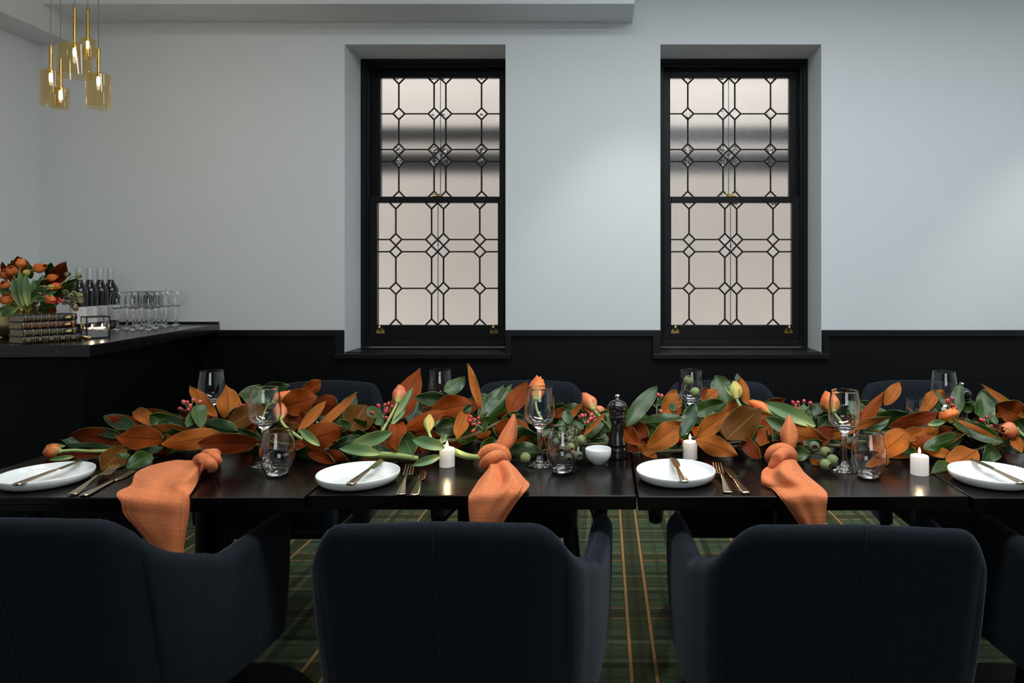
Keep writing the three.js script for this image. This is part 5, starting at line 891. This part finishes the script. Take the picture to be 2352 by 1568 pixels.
gumnuts('four light green gumnuts at the foot of the right wine glass', [[1870, 1026, 13, -0.15, 0.1, 1, 1], [1895.6, 1037.5, 12.5, 0.35, -0.2, 0.9, 0], [1911.7, 1056, 13, 0.75, -0.2, 0.6, 0], [1895, 1066, 12.5, 0.6, -0.2, 0.7, 0, -0.01]], [[[1862, 1040, 0.02], [1880, 1044, 0.02], [1900, 1050, 0.012]], [[1880, 1060], [1888, 1052], [1902, 1053]]], -0.04, [1862, 1040]);
gumnuts('two green gumnuts on a forked twig in front of the far wine glass', [[1581.5, 874.4, 11.5, 0.1, 0.9, 0.3, 0], [1596, 900, 11, 0.8, -0.1, 0.4, 0], [1579, 948, 9, 0, 1, 0.2, 0]], [[[1545, 932, 0.02], [1556, 912, 0.01], [1571, 895]], [[1571, 895], [1574, 888], [1577, 882]], [[1571, 895], [1580, 897], [1588, 898]], [[1545, 932, 0.02], [1562, 926, 0.01], [1572, 925], [1578, 942]]], -0.03, [1545, 932]);

// ================= bouquet in the brass vase =================
{
  const B = (px, py, d = 3.02) => P(px, py, d), foot = V((46 - CX) * 3.02 / F, BAR + 0.1, -3.02);
  const HEADS = [ // label, base px, tip px, half width, open, palette, layers, depth
    ['upright orange tulip at the top of the bouquet in the brass vase', [46, 616], [50, 592], 9.5, 0.4, 'orange', 2, 3.0], ['open orange double tulip at the upper left of the bouquet', [31, 632], [24, 612], 11, 0.6, 'deep', 3, 2.96], ['ragged orange tulip at the left photo edge of the bouquet, upper one', [14, 640], [8, 620], 11, 0.6, 'deep', 3, 2.97],
    ['orange tulip at the left photo edge of the bouquet, middle one', [16, 660], [6, 648], 11, 0.6, 'deep', 3, 2.95], ['large open orange tulip low at the left of the bouquet', [20, 697], [12, 676], 14, 0.55, 'deep', 3, 2.92], ['big green and orange tulip leaning right in the bouquet', [77, 620], [106, 610], 11.5, 0.35, 'orange', 2, 2.97],
    ['closed green tulip bud in the middle of the bouquet', [54, 630], [70, 620], 7, 0.1, 'bud', 2, 2.93], ['orange tulip pointing right above the other right hand tulips in the bouquet', [106, 640], [134, 633], 8.5, 0.2, 'orange', 2, 2.95], ['orange tulip pointing right in the middle right of the bouquet', [116, 658], [142, 655], 9, 0.3, 'orange', 2, 2.96], ['green tulip bud pointing right over an orange tulip in the bouquet', [108, 658], [128, 660], 6, 0.1, 'bud', 2, 2.9], ['orange tulip drooping at the lower right of the bouquet', [101, 679], [124, 694], 11, 0.3, 'orange', 2, 2.9],
  ];
  for (const [label, b, k, w, open, pal, layers, d] of HEADS) {
    const hb = B(...b, d), ht = B(...k, d - (open > 0.5 ? 0.02 : 0)), t = thing('tulip', label, 'tulip', foot.clone().add(V((hb.x - foot.x) * 0.25, 0, (hb.z - foot.z) * 0.2)), 0, 'tulips in the brass vase');
    const dir = hb.clone().sub(ht).normalize(), p1 = hb.clone().addScaledVector(dir, 0.02), st = t.position.clone();
    mesh('stem', local(taper([st, st.clone().lerp(p1, 0.55).add(V(0, 0.03, 0)), p1, hb], [0.0035, 0.0032], 20, 8), t), M.stem, t);
    tulipHead(t, hb, ht, w * d / F, open, pal, layers);
    const lt = st.clone().lerp(hb, rnd(0.75, 0.95)).add(V(rnd(-0.02, 0.03), rnd(0, 0.03), 0.03)); tulipLeaf(t, st.clone().add(V(rnd(-0.01, 0.01), 0.02, 0.02)), lt, rnd(0.01, 0.015), { fold: 0.4, roll: rnd(-0.8, 0.8) });
  }
  const LV = [[[60, 640], [40, 588], 30, 'B', 3.1], [[120, 650], [153, 600], 32, 'B', 3.08], [[30, 650], [18, 604], 16, 'B', 3.08], [[12, 630], [5, 601], 10, 'B', 3.1], [[112, 640], [118, 602], 18, 'G', 3.06], [[100, 655], [140, 628], 30, 'B', 3.1], [[120, 690], [175, 640], 26, 'G', 3.06], [[40, 640], [28, 596], 14, 'G', 3.11], [[95, 690], [150, 668], 30, 'B', 3.08], [[90, 705], [130, 715], 24, 'G', 3.05], [[95, 690], [132, 705], 26, 'G', 3.0], [[70, 640], [66, 604], 12, 'G', 3.02], [[70, 700], [96, 640], 28, 'G', 3.06], [[60, 700], [80, 650], 24, 'G', 3.04], [[110, 700], [126, 722], 18, 'B', 3.02]];
  const t = thing('magnolia_branch', 'magnolia foliage standing behind the tulips in the brass vase', 'branch', foot.clone().add(V(0.02, 0, -0.03)));
  mesh('stem', local(taper([t.position.clone(), B(90, 690, 3.06), B(118, 660, 3.08)], [0.005, 0.004], 12, 8), t), M.twig, t);
  for (const [b, k, w, side, d] of LV) addLeaf(t, B(...b, d), B(...k, d - 0.02), w * 0.55 * d / F, side, { roll: rnd(-0.2, 0.2), tone: side === 'B' ? 2 : 0 });
  const low = thing('tulip_foliage', 'long green tulip leaves hanging over the left of the brass vase', 'leaves', foot.clone());
  [[[40, 708], [2, 726], 20, 2.9], [[36, 706], [-6, 714], 22, 2.92], [[50, 706], [28, 640], 24, 2.9], [[55, 704], [44, 620], 22, 2.9], [[64, 704], [58, 628], 20, 2.88], [[70, 700], [78, 640], 20, 2.92], [[72, 690], [132, 668], 18, 2.9], [[76, 690], [110, 684], 14, 2.88]].forEach(([b, k, w, d]) => tulipLeaf(low, B(...b, d), B(...k, d - 0.01), w * 0.36 * d / F, { fold: 0.4, roll: rnd(-0.4, 0.6) }));
  // gumnuts that hang out over the bottles
  const gt = thing('gumnut_sprig', 'spray of gumnuts leaning from the vase in front of the leftmost bottle', 'gumnuts', foot.clone().add(V(0.03, 0.01, -0.01)), 0, 'green gumnut sprigs');
  const hub = B(160, 676, 3.0); mesh('twig', local(taper([gt.position.clone(), B(120, 690, 3.02), hub], [0.003, 0.002], 12, 6), gt), M.twig, gt);
  mesh('twig', local(taper([B(140, 668, 3.0), B(160, 640, 3.0), B(178, 633, 3.0)], [0.002, 0.0014], 10, 6), gt), M.twig, gt);
  [[173, 689, 6.5], [184, 689, 6.8], [182, 678, 7], [162, 679, 6.6], [170, 674, 6.4], [153, 682, 7], [161, 694, 5.5], [170, 702, 6.8], [174, 709, 6], [148, 694, 6], [155, 630, 6.5], [181, 633, 6.5], [150, 671, 6.4]].forEach(([x, y, r]) => { const c = B(x, y, 2.99 + rnd(-0.015, 0.015)), n = mesh('gumnut', nutGeo, y > 685 || x < 160 ? M.nutDull : M.nut, gt); n.position.copy(c).sub(gt.position); n.scale.setScalar(r * 3 / F); n.quaternion.setFromUnitVectors(V(0, 1, 0), V(rnd(0, 1), rnd(-0.6, 0.4), rnd(0, 0.8)).normalize()); mesh('opening', cupGeo, M.nutCup, n); });
  const bs = thing('berry_sprig', 'dark red berries low in the bouquet behind the books', 'berries', B(125, 705, 2.96)); const bt = [];
  for (let i = 0; i < 12; i++) { const c = B(118 + rnd(0, 24), 680 + rnd(0, 18), 2.95 + rnd(-0.01, 0.01)), b = mesh('berry', berryGeo, M.berry, bs); b.position.copy(c).sub(bs.position); b.scale.setScalar(0.0062); bt.push(taper([bs.position.clone(), bs.position.clone().lerp(c, 0.5).add(V(0.001, 0, 0)), c], [0.001, 0.001], 5, 5)); }
  mesh('stem', local(mergeAny(bt), bs), M.sepal, bs);
}
renderer.render(scene, camera);
